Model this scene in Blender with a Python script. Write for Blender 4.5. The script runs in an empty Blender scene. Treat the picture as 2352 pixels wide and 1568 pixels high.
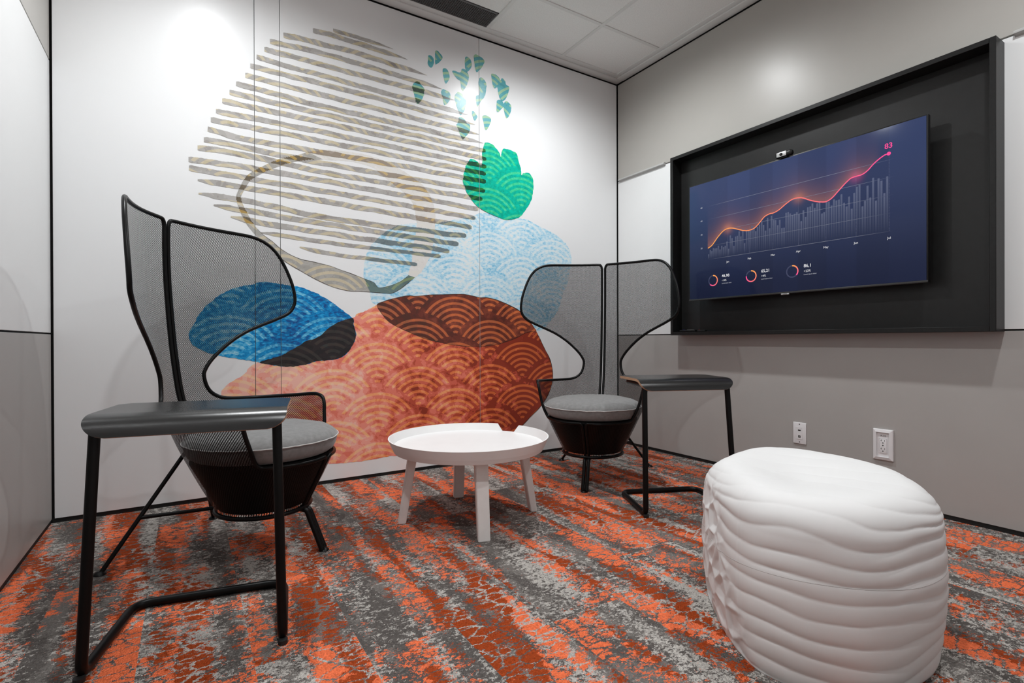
import bpy, bmesh, math, random
from mathutils import Vector, Matrix, noise
from mathutils.geometry import delaunay_2d_cdt
from math import sin, cos, pi, radians, sqrt, atan2, degrees

# ------------------------------------------------------------------ camera, world, light, exposure
SC = bpy.context.scene
COL = SC.collection
CAM_POS = Vector((-2.8893, -3.0524, 0.81))
YAW, PITCH, ROLL, FPX = 0.5576, -0.00286, -0.00324, 1196.2
cam_data = bpy.data.cameras.new('camera')
cam_data.sensor_width = 36.0
cam_data.lens = FPX / 2352 * 36.0
cam_data.clip_start = 0.02
cam = bpy.data.objects.new('camera', cam_data)
COL.objects.link(cam)
_f = Vector((sin(YAW)*cos(PITCH), cos(YAW)*cos(PITCH), sin(PITCH)))
_r = Vector((cos(YAW), -sin(YAW), 0)); _u = _r.cross(_f)
_r2 = _r*cos(ROLL) + _u*sin(ROLL); _u2 = _u*cos(ROLL) - _r*sin(ROLL)
cam.matrix_world = Matrix(((_r2.x, _u2.x, -_f.x, CAM_POS.x), (_r2.y, _u2.y, -_f.y, CAM_POS.y), (_r2.z, _u2.z, -_f.z, CAM_POS.z), (0, 0, 0, 1)))
SC.camera = cam
world = bpy.data.worlds.new('world'); SC.world = world
world.use_nodes = True
world.node_tree.nodes['Background'].inputs[0].default_value = (0.8, 0.85, 0.9, 1)
world.node_tree.nodes['Background'].inputs[1].default_value = 0.02
SC.view_settings.view_transform = 'Standard'
SC.view_settings.look = 'None'
SC.view_settings.exposure = 0.07
SC.view_settings.gamma = 1.0
SC.view_settings.use_curve_mapping = False
try:
    SC.cycles.max_bounces = 7; SC.cycles.diffuse_bounces = 4; SC.cycles.glossy_bounces = 3; SC.cycles.transmission_bounces = 2
except Exception:
    pass
DOWNLIGHTS = [(-0.93, -0.80), (-2.78, -0.80), (-0.93, -2.65), (-2.78, -2.65)]
DOWNLIGHT_WATTS = [106, 90, 84, 98]
SPOT_ANGLE, SPOT_BLEND, SPOT_RADIUS = radians(170), 0.9, 0.045

# room: the corner of mural wall and display wall is the origin; the mural wall is y = 0, the display wall x = 0
XL, YF, ZC = -3.403, -4.30, 2.826      # left wall, wall behind the photographer, ceiling
ZB, ZU = 0.845, 2.058                  # whiteboard bottom and top

rnd = random.Random(7)
# ------------------------------------------------------------------ helpers
def srgb(r, g, b):
    def c(v):
        v /= 255.0
        return v/12.92 if v <= 0.04045 else ((v+0.055)/1.055)**2.4
    return (c(r), c(g), c(b), 1.0)

def empty(name, loc=(0, 0, 0), rz=0.0):
    o = bpy.data.objects.new(name, None)
    o.empty_display_size = 0.05
    COL.objects.link(o); o.location = loc; o.rotation_euler = (0, 0, rz)
    return o

def tag(o, label=None, cat=None, group=None, kind=None):
    if label: o['label'] = label
    if cat: o['category'] = cat
    if group: o['group'] = group
    if kind: o['kind'] = kind
    return o

def link(name, me, mat=None, parent=None):
    o = bpy.data.objects.new(name, me)
    COL.objects.link(o)
    if mat is not None and not me.materials:
        for m in (mat if isinstance(mat, (list, tuple)) else [mat]): me.materials.append(m)
    if parent is not None: o.parent = parent
    return o

def finish(bm, name, mat=None, parent=None, smooth=False, angle=None):
    me = bpy.data.meshes.new(name)
    bmesh.ops.recalc_face_normals(bm, faces=bm.faces)
    bm.to_mesh(me); bm.free()
    if smooth:
        for p in me.polygons: p.use_smooth = True
        if angle is not None:
            me.set_sharp_from_angle(angle=radians(angle))
    return link(name, me, mat, parent)

def raw(name, verts, faces, mat=None, parent=None, smooth=False, uvs=None, mats=None):
    me = bpy.data.meshes.new(name)
    me.from_pydata(verts, [], faces)
    if smooth:
        for p in me.polygons: p.use_smooth = True
    if uvs is not None:
        l = me.uv_layers.new(name='UVMap')
        for lp in me.loops: l.data[lp.index].uv = uvs[lp.vertex_index]
    if mats is not None:
        for p, m in zip(me.polygons, mats): p.material_index = m
    return link(name, me, mat, parent)

def add_box(bm, lo, hi, bevel=0.0, seg=2):
    lo, hi = Vector(lo), Vector(hi)
    r = bmesh.ops.create_cube(bm, size=1.0)
    vs = r['verts']
    for v in vs: v.co = Vector(((v.co.x+.5)*(hi.x-lo.x)+lo.x, (v.co.y+.5)*(hi.y-lo.y)+lo.y, (v.co.z+.5)*(hi.z-lo.z)+lo.z))
    if bevel > 0:
        es = list({e for v in vs for e in v.link_edges})
        bmesh.ops.bevel(bm, geom=es, offset=bevel, segments=seg, affect='EDGES', profile=0.5)

def box(name, lo, hi, mat, parent=None, bevel=0.0, seg=2):
    bm = bmesh.new(); add_box(bm, lo, hi, bevel, seg)
    return finish(bm, name, mat, parent, smooth=bevel > 0, angle=40)

def fillet(pts, r, n=6, closed=False):
    pts = [Vector(p) for p in pts]; out = []
    N = len(pts)
    for i in range(N):
        if not closed and i in (0, N-1): out.append(pts[i]); continue
        a, b, c = pts[i-1], pts[i], pts[(i+1) % N]
        rr = r[i] if isinstance(r, (list, tuple)) else r
        d1, d2 = (a-b), (c-b); l1, l2 = d1.length, d2.length
        if rr <= 0 or l1 < 1e-6 or l2 < 1e-6: out.append(b); continue
        d1.normalize(); d2.normalize()
        ang = d1.angle(d2)
        if ang > pi-0.02: out.append(b); continue
        t = min(rr/math.tan(ang/2), l1*.49, l2*.49)
        p1, p2 = b+d1*t, b+d2*t
        for k in range(n+1):
            s = k/n; out.append(p1*(1-s)**2 + b*2*s*(1-s) + p2*s*s)
    return out

def resample(pts, step, closed=False):
    pts = [Vector(p) for p in pts]
    if closed: pts = pts+[pts[0]]
    out = [pts[0]]
    for a, b in zip(pts, pts[1:]):
        n = max(1, int(round((b-a).length/step)))
        for k in range(1, n+1): out.append(a.lerp(b, k/n))
    if closed: out.pop()
    return out

def catmull(pts, n=6, closed=False):
    pts = [Vector(p) for p in pts]; N = len(pts); out = []
    rng = range(N) if closed else range(N-1)
    for i in rng:
        p0 = pts[(i-1) % N] if closed or i > 0 else pts[0]*2-pts[1]
        p1, p2 = pts[i], pts[(i+1) % N]
        p3 = pts[(i+2) % N] if closed or i+2 < N else p2*2-p1
        for k in range(n):
            t = k/n
            out.append(0.5*((2*p1)+(p2-p0)*t+(2*p0-5*p1+4*p2-p3)*t*t+(3*p1-p0-3*p2+p3)*t**3))
    if not closed: out.append(pts[-1])
    return out

def tube(bm, pts, r, seg=10, closed=False, caps=True):
    pts = [Vector(p) for p in pts]
    clean = [pts[0]]
    for p in pts[1:]:
        if (p-clean[-1]).length > 1e-5: clean.append(p)
    if closed and (clean[0]-clean[-1]).length < 1e-5: clean.pop()
    pts = clean; N = len(pts)
    def tan(i):
        a = pts[i-1] if (i > 0 or closed) else pts[i]
        b = pts[(i+1) % N] if (i < N-1 or closed) else pts[i]
        return (b-a).normalized()
    t0 = tan(0); up = Vector((0, 0, 1)) if abs(t0.z) < .9 else Vector((1, 0, 0))
    nrm = (up - t0*up.dot(t0)).normalized()
    rings = []; pt = t0
    for i in range(N):
        t = tan(i)
        ax = pt.cross(t)
        if ax.length > 1e-8: nrm = Matrix.Rotation(pt.angle(t), 3, ax.normalized()) @ nrm
        nrm = (nrm - t*nrm.dot(t)).normalized(); pt = t
        bi = t.cross(nrm)
        rr = r(i/(N-1)) if callable(r) else r
        rings.append([bm.verts.new(pts[i]+(nrm*cos(2*pi*k/seg)+bi*sin(2*pi*k/seg))*rr) for k in range(seg)])
    for i in range(N if closed else N-1):
        A, B = rings[i], rings[(i+1) % N]
        off = 0
        if closed and i == N-1:
            off = min(range(seg), key=lambda o: sum((A[k].co-B[(k+o) % seg].co).length for k in range(0, seg, 3)))
        for k in range(seg):
            bm.faces.new((A[k], A[(k+1) % seg], B[(k+1+off) % seg], B[(k+off) % seg]))
    if caps and not closed:
        bm.faces.new(rings[0][::-1]); bm.faces.new(rings[-1])

def tube_obj(name, pts, r, mat, parent=None, seg=10, closed=False):
    bm = bmesh.new(); tube(bm, pts, r, seg, closed)
    return finish(bm, name, mat, parent, smooth=True, angle=50)

def lathe(bm, prof, seg=48, center=(0, 0), caps=False):
    rings = []
    for (r, z) in prof:
        if r < 1e-6: rings.append([bm.verts.new((center[0], center[1], z))])
        else: rings.append([bm.verts.new((center[0]+r*cos(2*pi*k/seg), center[1]+r*sin(2*pi*k/seg), z)) for k in range(seg)])
    for A, B in zip(rings, rings[1:]):
        for k in range(seg):
            a, b = A[k % len(A)], A[(k+1) % len(A)]; c, d = B[(k+1) % len(B)], B[k % len(B)]
            f = []
            for v in (a, b, c, d):
                if v not in f: f.append(v)
            if len(f) > 2: bm.faces.new(f)

def copy_tree(o, parent=None):
    c = o.copy(); COL.objects.link(c); c.parent = parent
    for ch in list(o.children): copy_tree(ch, c)
    return c

def text_mesh(name, body, size, mat, parent, align='LEFT', bold=0.0):
    cu = bpy.data.curves.new(name, 'FONT')
    cu.body = body; cu.size = size; cu.align_x = align; cu.offset = bold
    tmp = bpy.data.objects.new(name, cu); COL.objects.link(tmp)
    dg = bpy.context.evaluated_depsgraph_get(); dg.update()
    me = bpy.data.meshes.new_from_object(tmp.evaluated_get(dg))
    bpy.data.objects.remove(tmp); bpy.data.curves.remove(cu)
    me.name = name; me.materials.clear()
    return link(name, me, mat, parent)

# ------------------------------------------------------------------ material helpers
class NT:
    def __init__(self, m):
        self.m = m; m.use_nodes = True; self.t = m.node_tree; self.t.nodes.clear()
    def n(self, typ, ins=None, **kw):
        nd = self.t.nodes.new(typ)
        for k, v in kw.items(): setattr(nd, k, v)
        if ins:
            for k, v in ins.items(): self.set(nd.inputs[k], v)
        return nd
    def set(self, sock, v):
        if isinstance(v, bpy.types.NodeSocket): self.t.links.new(v, sock)
        elif isinstance(v, bpy.types.Node): self.t.links.new(v.outputs[0], sock)
        else: sock.default_value = v
    def math(self, op, a, b=None, c=None, clamp=False):
        nd = self.t.nodes.new('ShaderNodeMath'); nd.operation = op; nd.use_clamp = clamp
        self.set(nd.inputs[0], a)
        if b is not None: self.set(nd.inputs[1], b)
        if c is not None: self.set(nd.inputs[2], c)
        return nd.outputs[0]
    def mix(self, f, a, b):
        nd = self.t.nodes.new('ShaderNodeMix'); nd.data_type = 'RGBA'
        self.set(nd.inputs[0], f); self.set(nd.inputs[6], a); self.set(nd.inputs[7], b)
        return nd.outputs[2]
    def noise(self, vec, scale, detail=2, rough=.5, dist=0.0, dim='3D'):
        nd = self.n('ShaderNodeTexNoise', {'Scale': scale, 'Detail': detail, 'Roughness': rough, 'Distortion': dist})
        if vec is not None: self.set(nd.inputs['Vector'], vec)
        return nd.outputs[0]
    def vmul(self, vec, s):
        nd = self.t.nodes.new('ShaderNodeVectorMath'); nd.operation = 'MULTIPLY'
        self.set(nd.inputs[0], vec); nd.inputs[1].default_value = s
        return nd.outputs[0]
    def vadd(self, a, b):
        nd = self.t.nodes.new('ShaderNodeVectorMath'); nd.operation = 'ADD'
        self.set(nd.inputs[0], a); self.set(nd.inputs[1], b)
        return nd.outputs[0]
    def ramp(self, fac, stops, interp='LINEAR'):
        nd = self.t.nodes.new('ShaderNodeValToRGB'); cr = nd.color_ramp; cr.interpolation = interp
        while len(cr.elements) < len(stops): cr.elements.new(0.5)
        for e, (p, c) in zip(cr.elements, stops): e.position = p; e.color = c
        self.set(nd.inputs[0], fac)
        return nd.outputs[0]
    def bsdf(self, **kw):
        b = self.t.nodes.new('ShaderNodeBsdfPrincipled')
        names = {'color': 'Base Color', 'rough': 'Roughness', 'metal': 'Metallic', 'spec': 'Specular IOR Level', 'normal': 'Normal',
                 'coat': 'Coat Weight', 'coat_rough': 'Coat Roughness', 'emit': 'Emission Color', 'emit_s': 'Emission Strength', 'sheen': 'Sheen Weight'}
        for k, v in kw.items(): self.set(b.inputs[names[k]], v)
        return b
    def out(self, sh):
        o = self.t.nodes.new('ShaderNodeOutputMaterial'); self.set(o.inputs[0], sh)
    def bump(self, h, strength=.3, dist=.001):
        nd = self.n('ShaderNodeBump', {'Strength': strength, 'Distance': dist}); self.set(nd.inputs['Height'], h)
        return nd.outputs[0]

def mat_plain(name, col, rough=.5, metal=0.0, spec=.5, grain=0.03, gscale=40, bump=0.0, bscale=400, **kw):
    m = bpy.data.materials.new(name); t = NT(m)
    co = t.n('ShaderNodeTexCoord').outputs['Object']
    nz = t.noise(co, gscale, 4, .6)
    dark = tuple(c*(1-grain) for c in col[:3])+(1,); light = tuple(min(1, c*(1+grain)) for c in col[:3])+(1,)
    c = t.ramp(nz, [(.3, dark), (.7, light)])
    args = dict(color=c, rough=rough, metal=metal, spec=spec, **kw)
    if bump > 0: args['normal'] = t.bump(t.noise(co, bscale, 3, .6), bump, .0006)
    t.out(t.bsdf(**args)); return m

def mat_emit(name, col, s=1.0):
    m = bpy.data.materials.new(name); t = NT(m)
    e = t.n('ShaderNodeEmission', {'Color': col, 'Strength': s}); t.out(e.outputs[0]); return m

def g(v): return (v, v, v, 1)
M = {}
M['black_gap'] = mat_plain('black_gap', g(.004), .7)
M['white_panel'] = mat_plain('white_panel', (.81, .82, .825, 1), .30, spec=.30, grain=.008, gscale=3, bump=.03, bscale=250)
M['whiteboard'] = mat_plain('whiteboard', (.80, .81, .81, 1), .25, spec=.5, grain=.006, gscale=3)
M['grey_panel'] = mat_plain('grey_panel', (.385, .368, .354, 1), .38, spec=.45, grain=.02, gscale=5, bump=.05, bscale=300)
M['upper_panel'] = mat_plain('upper_panel', (.43, .415, .388, 1), .34, spec=.38, grain=.015, gscale=4, bump=.05, bscale=200)
M['rail'] = mat_plain('rail', (.45, .45, .44, 1), .35, metal=.0)
M['ceiling_tile'] = mat_plain('ceiling_tile', (.82, .825, .81, 1), .95, spec=.2, grain=.06, gscale=160, bump=.6, bscale=260)
M['grid'] = mat_plain('grid', (.72, .725, .71, 1), .5, grain=.01)
M['white_paint'] = mat_plain('white_paint', (.80, .79, .785, 1), .42, spec=.4, grain=.015, gscale=12, bump=.06, bscale=160)
M['table_leg'] = mat_plain('table_leg', (.74, .715, .695, 1), .5, grain=.03, gscale=30, bump=.05, bscale=120)
M['black_metal'] = mat_plain('black_metal', g(.003), .36, spec=.17, grain=.1)
M['black_frame'] = mat_plain('black_frame', g(.008), .40, spec=.3, grain=.25, gscale=60, bump=.25, bscale=180)
M['black_panel'] = mat_plain('black_panel', g(.013), .36, spec=.35, grain=.12, gscale=30, bump=.15, bscale=300)
M['black_plastic'] = mat_plain('black_plastic', g(.007), .38, spec=.3)
M['seat_pan'] = mat_plain('seat_pan', g(.003), .7, spec=.08)
M['silver'] = mat_plain('silver', g(.55), .32, metal=.6)
M['plate_white'] = mat_plain('plate_white', (.74, .73, .74, 1), .35, grain=.006)
M['slot_black'] = mat_plain('slot_black', g(.01), .6)
M['cushion_top'] = mat_plain('cushion_top', (.20, .197, .194, 1), .95, spec=.15, grain=.14, gscale=55, bump=.5, bscale=500, sheen=.3)
M['piping'] = mat_plain('piping', (.50, .49, .48, 1), .9, spec=.1)
M['ply_edge'] = mat_plain('ply_edge', (.42, .27, .17, 1), .6, grain=.2, gscale=90)
M['laminate'] = mat_plain('laminate', g(.012), .26, spec=.55, grain=.05, gscale=300, bump=.12, bscale=900)
M['vent'] = mat_plain('vent', g(.14), .55)
M['vent_dark'] = mat_plain('vent_dark', g(.01), .9)
M['foam'] = mat_plain('foam', (.72, .715, .71, 1), .62, spec=.3, grain=.012, gscale=9, bump=.12, bscale=700)
M['foam_seam'] = mat_plain('foam_seam', (.42, .40, .39, 1), .8)
M['lamp_lens'] = mat_emit('lamp_lens', (1, .96, .9, 1), 6.0)

def mat_mesh(name):
    """woven metal mesh: real holes, period 8 x 6 mm, measured in metres on the surface"""
    m = bpy.data.materials.new(name); t = NT(m)
    uv = t.n('ShaderNodeUVMap').outputs[0]
    sp = t.n('ShaderNodeSeparateXYZ', {0: uv})
    a = t.math('MULTIPLY', sp.outputs[0], 1/.0086); b = t.math('MULTIPLY', sp.outputs[1], 1/.0070)
    d1 = t.math('ABSOLUTE', t.math('SUBTRACT', t.math('FRACT', t.math('ADD', a, b)), .5))
    d2 = t.math('ABSOLUTE', t.math('SUBTRACT', t.math('FRACT', t.math('SUBTRACT', a, b)), .5))
    solid = t.math('GREATER_THAN', t.math('MAXIMUM', d1, d2), .31)
    p = t.bsdf(color=g(.004), rough=.38, spec=.18)
    tr = t.n('ShaderNodeBsdfTransparent')
    mx = t.n('ShaderNodeMixShader', {0: solid, 1: tr.outputs[0], 2: p.outputs[0]})
    t.out(mx.outputs[0]); return m
M['wire_mesh'] = mat_mesh('wire_mesh')

def mat_carpet(name):
    m = bpy.data.materials.new(name); t = NT(m)
    pos = t.n('ShaderNodeNewGeometry').outputs['Position']
    rn = t.n('ShaderNodeObjectInfo').outputs['Random']
    off = t.n('ShaderNodeCombineXYZ', {0: t.math('MULTIPLY', rn, .16), 1: t.math('MULTIPLY', rn, 7.0), 2: 0.0}).outputs[0]
    co0 = t.vadd(pos, off)
    sn = t.n('ShaderNodeVectorMath', operation='SNAP'); t.set(sn.inputs[0], co0); sn.inputs[1].default_value = (.0032, .0032, 1.0)
    jit = t.n('ShaderNodeTexNoise', {'Scale': 110.0, 'Detail': 3.0}); t.set(jit.inputs['Vector'], co0)
    jv = t.vmul(t.vadd(jit.outputs['Color'], (-.5, -.5, -.5)), (.022, .016, 0))
    co = t.vadd(sn.outputs[0], jv)
    def nz(off_, sc, det, rough): return t.noise(t.vmul(t.vadd(co, off_), sc), 1.0, det, rough)
    band = nz((0, 0, 0), (8.5, 1.1, 1), 1, .5)
    band2 = nz((11.3, 4.1, 0), (9.5, 1.3, 1), 1, .5)
    band3 = nz((-7.7, 9.2, 0), (8.0, 1.6, 1), 1, .5)
    patch = nz((5.5, 1.2, 0), (17, 24, 1), 4, .68)
    patch2 = nz((3.1, 7.7, 0), (34, 48, 1), 5, .72)
    fine = nz((8.1, 2.7, 0), (105, 140, 1), 3, .7)
    vor = t.n('ShaderNodeTexVoronoi', {'Scale': 1.0}, feature='DISTANCE_TO_EDGE'); t.set(vor.inputs['Vector'], t.vmul(co, (16, 29, 1)))
    crack = t.math('GREATER_THAN', t.math('ADD', vor.outputs[0], t.math('MULTIPLY', t.math('SUBTRACT', fine, .5), .30)), .05)
    am = t.math('ADD', t.math('ADD', t.math('MULTIPLY', t.math('SUBTRACT', band, .5), 1.35), patch), t.math('MULTIPLY', t.math('SUBTRACT', fine, .5), .65))
    orange = t.math('MULTIPLY', t.math('GREATER_THAN', am, .520), crack)
    bmk = t.math('ADD', t.math('ADD', t.math('MULTIPLY', t.math('SUBTRACT', band2, .5), .75), patch2), t.math('MULTIPLY', t.math('SUBTRACT', fine, .5), .85))
    light = t.math('GREATER_THAN', bmk, .555)
    sel = t.math('ADD', t.math('MULTIPLY', t.math('SUBTRACT', band3, .5), 1.6), t.math('MULTIPLY', patch2, .5))
    rust = t.math('GREATER_THAN', sel, .27)
    tuft = t.n('ShaderNodeTexVoronoi', {'Scale': 235.0}); t.set(tuft.inputs['Vector'], co0)
    tn = t.math('MULTIPLY_ADD', tuft.outputs['Color'], .50, .78)
    gsel = t.math('GREATER_THAN', t.math('ADD', nz((1, 5, 0), (11, 3, 1), 3, .6), t.math('MULTIPLY', t.math('SUBTRACT', fine, .5), .4)), .52)
    grey = t.mix(gsel, srgb(92, 87, 84), srgb(116, 111, 107))
    c = t.mix(light, grey, srgb(182, 177, 171))
    oc = t.mix(rust, srgb(234, 116, 76), srgb(156, 66, 32))
    c = t.mix(orange, c, oc)
    hs = t.n('ShaderNodeMix', data_type='RGBA', blend_type='MULTIPLY'); hs.inputs[0].default_value = 1.0
    t.set(hs.inputs[6], c)
    cmb = t.n('ShaderNodeCombineXYZ', {0: tn, 1: tn, 2: tn}); t.set(hs.inputs[7], cmb.outputs[0])
    nrm = t.bump(t.math('SUBTRACT', 1.0, tuft.outputs['Distance']), 1.0, .004)
    t.out(t.bsdf(color=hs.outputs[2], rough=1.0, spec=.05, normal=nrm)); return m
M['carpet'] = mat_carpet('carpet')

# the wave-scale pattern shared by every painted shape of the mural: concentric arcs on a staggered lattice
SG_P, SG_H, SG_R, SG_A, SG_X0, SG_Z0 = .5135, .148, .2965, .256, -1.416, .540
def wave_group():
    gr = bpy.data.node_groups.new('wave_scales', 'ShaderNodeTree')
    gr.interface.new_socket('Vector', in_out='INPUT', socket_type='NodeSocketVector')
    gr.interface.new_socket('Mask', in_out='OUTPUT', socket_type='NodeSocketFloat')
    class G(NT):
        def __init__(self, t): self.t = t
    t = G(gr)
    gi = gr.nodes.new('NodeGroupInput'); go = gr.nodes.new('NodeGroupOutput')
    sp = t.n('ShaderNodeSeparateXYZ', {0: gi.outputs[0]})
    x = t.math('SUBTRACT', sp.outputs[0], SG_X0); z = t.math('SUBTRACT', sp.outputs[2], SG_Z0)
    j0 = t.math('FLOOR', t.math('DIVIDE', z, SG_H))
    def dist(j):
        par = t.math('MULTIPLY', t.math('FRACT', t.math('MULTIPLY', t.math('ADD', j, 100.0), .5)), SG_P)  # 0 or half a pitch
        q = t.math('DIVIDE', t.math('SUBTRACT', x, par), SG_P)
        dx = t.math('MULTIPLY', t.math('SUBTRACT', q, t.math('FLOOR', t.math('ADD', q, .5))), SG_P)
        dz = t.math('SUBTRACT', z, t.math('MULTIPLY', j, SG_H))
        return t.math('SQRT', t.math('ADD', t.math('MULTIPLY', dx, dx), t.math('MULTIPLY', dz, dz)))
    dA, dB, dC = dist(t.math('SUBTRACT', j0, 1.0)), dist(j0), dist(t.math('ADD', j0, 1.0))
    def pick(d, inner):
        f = t.math('LESS_THAN', d, SG_R)
        return t.math('ADD', t.math('MULTIPLY', f, d), t.math('MULTIPLY', t.math('SUBTRACT', 1.0, f), inner))
    d = pick(dA, pick(dB, dC))
    ring = t.math('FRACT', t.math('DIVIDE', t.math('SUBTRACT', SG_A, d), SG_A/7.0))
    inside = t.math('LESS_THAN', d, SG_A)
    t.set(go.inputs[0], t.math('MULTIPLY', inside, t.math('LESS_THAN', ring, .44)))
    return gr
WAVE = wave_group()

def mat_print(name, tones, arcs, scale=26.0, grad=None, arc_amt=1.0, mott=1.0, stretch=(1, 1, 1.3), warp=0.0):
    """watercolour print: posterised mottling between a few tones, wave arcs in their own tones; grad = colour drift of the artwork along the wall"""
    m = bpy.data.materials.new(name); t = NT(m)
    geo = t.n('ShaderNodeNewGeometry').outputs['Position']
    pv = geo
    if warp:
        wn = t.n('ShaderNodeTexNoise', {'Scale': 6.0, 'Detail': 2.0}); t.set(wn.inputs['Vector'], geo)
        pv = t.vadd(geo, t.vmul(t.vadd(wn.outputs['Color'], (-.5, -.5, -.5)), (warp, 0, warp)))
    nz = t.noise(t.vmul(pv, stretch), scale, 3, .55, .4)
    if grad:
        sp = t.n('ShaderNodeSeparateXYZ', {0: geo})
        gx = t.n('ShaderNodeMapRange', {1: grad[0], 2: grad[1], 3: -grad[2], 4: grad[2]}); t.set(gx.inputs[0], sp.outputs[0])
        big = t.noise(geo, 3.2, 2, .5)
        fac = t.math('ADD', t.math('ADD', nz, gx.outputs[0]), t.math('MULTIPLY', t.math('SUBTRACT', big, .5), .6))
    else:
        fac = nz
    fac = t.math('MULTIPLY_ADD', t.math('SUBTRACT', fac, .5), mott*1.6, .5)
    n = len(tones)
    base = t.ramp(fac, [((i+.0)/n, c) for i, c in enumerate(tones)], 'CONSTANT')
    arc = t.ramp(fac, [((i+.0)/n, c) for i, c in enumerate(arcs)], 'CONSTANT')
    wg = t.n('ShaderNodeGroup'); wg.node_tree = WAVE; t.set(wg.inputs[0], pv)
    f = t.math('MULTIPLY', wg.outputs[0], arc_amt)
    c = t.mix(f, base, arc)
    t.out(t.bsdf(color=c, rough=.30, spec=.30)); return m

# mural outlines in metres on the mural wall (x, z); chart points in metres on the screen
BLUE = [(-2.882,0.8447),(-2.859,0.8992),(-2.816,0.9767),(-2.772,1.022),(-2.719,1.065),(-2.681,1.085),(-2.635,1.098),(-2.608,1.102),(-2.575,1.117),(-2.54,1.124),(-2.491,1.12),(-2.412,1.11),(-2.37,1.107),(-2.325,1.095),(-2.26,1.067),(-2.201,1.034),(-2.146,0.9942),(-2.077,0.9407),(-2.067,0.9206),(-2.07,0.9054),(-2.057,0.86),(-2.06,0.8195),(-2.078,0.7791),(-2.113,0.7318),(-2.169,0.7029),(-2.273,0.6955),(-2.326,0.6799),(-2.394,0.6698),(-2.454,0.6716),(-2.518,0.6828),(-2.589,0.7008),(-2.675,0.7188),(-2.765,0.7385),(-2.817,0.7592),(-2.864,0.7903),(-2.878,0.8208)]
DARK = [(-2.077,0.9407),(-2.124,0.9272),(-2.158,0.9142),(-2.202,0.8864),(-2.245,0.8467),(-2.289,0.8199),(-2.326,0.8103),(-2.378,0.777),(-2.429,0.7467),(-2.464,0.7284),(-2.514,0.713),(-2.562,0.6956),(-2.518,0.6828),(-2.454,0.6716),(-2.394,0.6698),(-2.326,0.6799),(-2.273,0.6955),(-2.169,0.7029),(-2.113,0.7318),(-2.078,0.7791),(-2.06,0.8195),(-2.057,0.86),(-2.07,0.9054),(-2.067,0.9206)]
BROWN = [(-1.933,1.021),(-1.875,1.049),(-1.804,1.07),(-1.735,1.084),(-1.687,1.083),(-1.591,1.095),(-1.472,1.103),(-1.35,1.109),(-1.24,1.093),(-1.188,1.095),(-1.093,1.078),(-0.9919,1.043),(-0.9241,1.012),(-0.8515,0.9525),(-0.781,0.8701),(-0.8628,0.8635),(-0.9536,0.8238),(-1.052,0.794),(-1.148,0.774),(-1.281,0.7665),(-1.405,0.7761),(-1.524,0.7965),(-1.639,0.8242),(-1.753,0.8697),(-1.838,0.9086),(-1.889,0.9522)]
ORANGE = [(-2.743,0.5373),(-2.729,0.5678),(-2.697,0.5977),(-2.637,0.636),(-2.618,0.6627),(-2.59,0.6871),(-2.562,0.7002),(-2.514,0.713),(-2.464,0.7284),(-2.429,0.7467),(-2.378,0.777),(-2.326,0.8103),(-2.289,0.8199),(-2.245,0.8467),(-2.202,0.8864),(-2.158,0.9142),(-2.124,0.9272),(-2.067,0.9459),(-2.049,0.964),(-1.993,0.9859),(-1.933,1.021),(-1.875,1.049),(-1.804,1.07),(-1.735,1.084),(-1.687,1.083),(-1.591,1.095),(-1.472,1.103),(-1.35,1.109),(-1.24,1.093),(-1.188,1.095),(-1.093,1.078),(-0.9919,1.043),(-0.9241,1.012),(-0.8515,0.9525),(-0.781,0.8701),(-0.7169,0.7579),(-0.6632,0.6692),(-0.6402,0.5802),(-0.6444,0.4982),(-0.6719,0.4302),(-0.7069,0.3789),(-0.7605,0.3232),(-0.8244,0.2755),(-0.9164,0.2037),(-1.045,0.1259),(-1.215,0.0709),(-1.408,0.0621),(-1.619,0.0847),(-1.841,0.1115),(-1.95,0.1066),(-2.053,0.1041),(-2.222,0.1156),(-2.363,0.1673),(-2.516,0.256),(-2.64,0.3606),(-2.72,0.4575)]
LBLUE = [(-1.936,1.021),(-1.975,1.097),(-2.005,1.167),(-2.01,1.22),(-1.997,1.298),(-1.968,1.367),(-1.926,1.417),(-1.873,1.467),(-1.803,1.507),(-1.711,1.53),(-1.601,1.543),(-1.548,1.552),(-1.479,1.568),(-1.367,1.604),(-1.303,1.617),(-1.245,1.651),(-1.202,1.659),(-1.118,1.661),(-0.9397,1.656),(-0.8635,1.656),(-0.7782,1.629),(-0.7023,1.606),(-0.6129,1.578),(-0.5414,1.538),(-0.493,1.494),(-0.4646,1.438),(-0.4648,1.374),(-0.4815,1.308),(-0.5022,1.223),(-0.555,1.121),(-0.5833,1.034),(-0.6505,0.9529),(-0.7165,0.8892),(-0.7735,0.8763),(-0.899,0.9486),(-1.244,1.044),(-1.701,1.042)]
GREEN = [(-1.19,2.132),(-1.143,2.13),(-1.106,2.107),(-1.082,2.083),(-1.072,2.058),(-1.058,2.111),(-1.026,2.12),(-0.9736,2.115),(-0.9416,2.1),(-0.9274,2.057),(-0.9095,2.006),(-0.9025,1.961),(-0.8879,1.976),(-0.8365,1.984),(-0.8069,1.946),(-0.8035,1.876),(-0.8261,1.786),(-0.8743,1.716),(-0.9289,1.66),(-1.028,1.633),(-1.118,1.649),(-1.185,1.667),(-1.245,1.691),(-1.293,1.728),(-1.335,1.782),(-1.36,1.849),(-1.35,1.91),(-1.331,1.965),(-1.302,2.001),(-1.26,1.997),(-1.23,1.974),(-1.227,1.96),(-1.214,2),(-1.217,2.057),(-1.207,2.097)]
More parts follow.
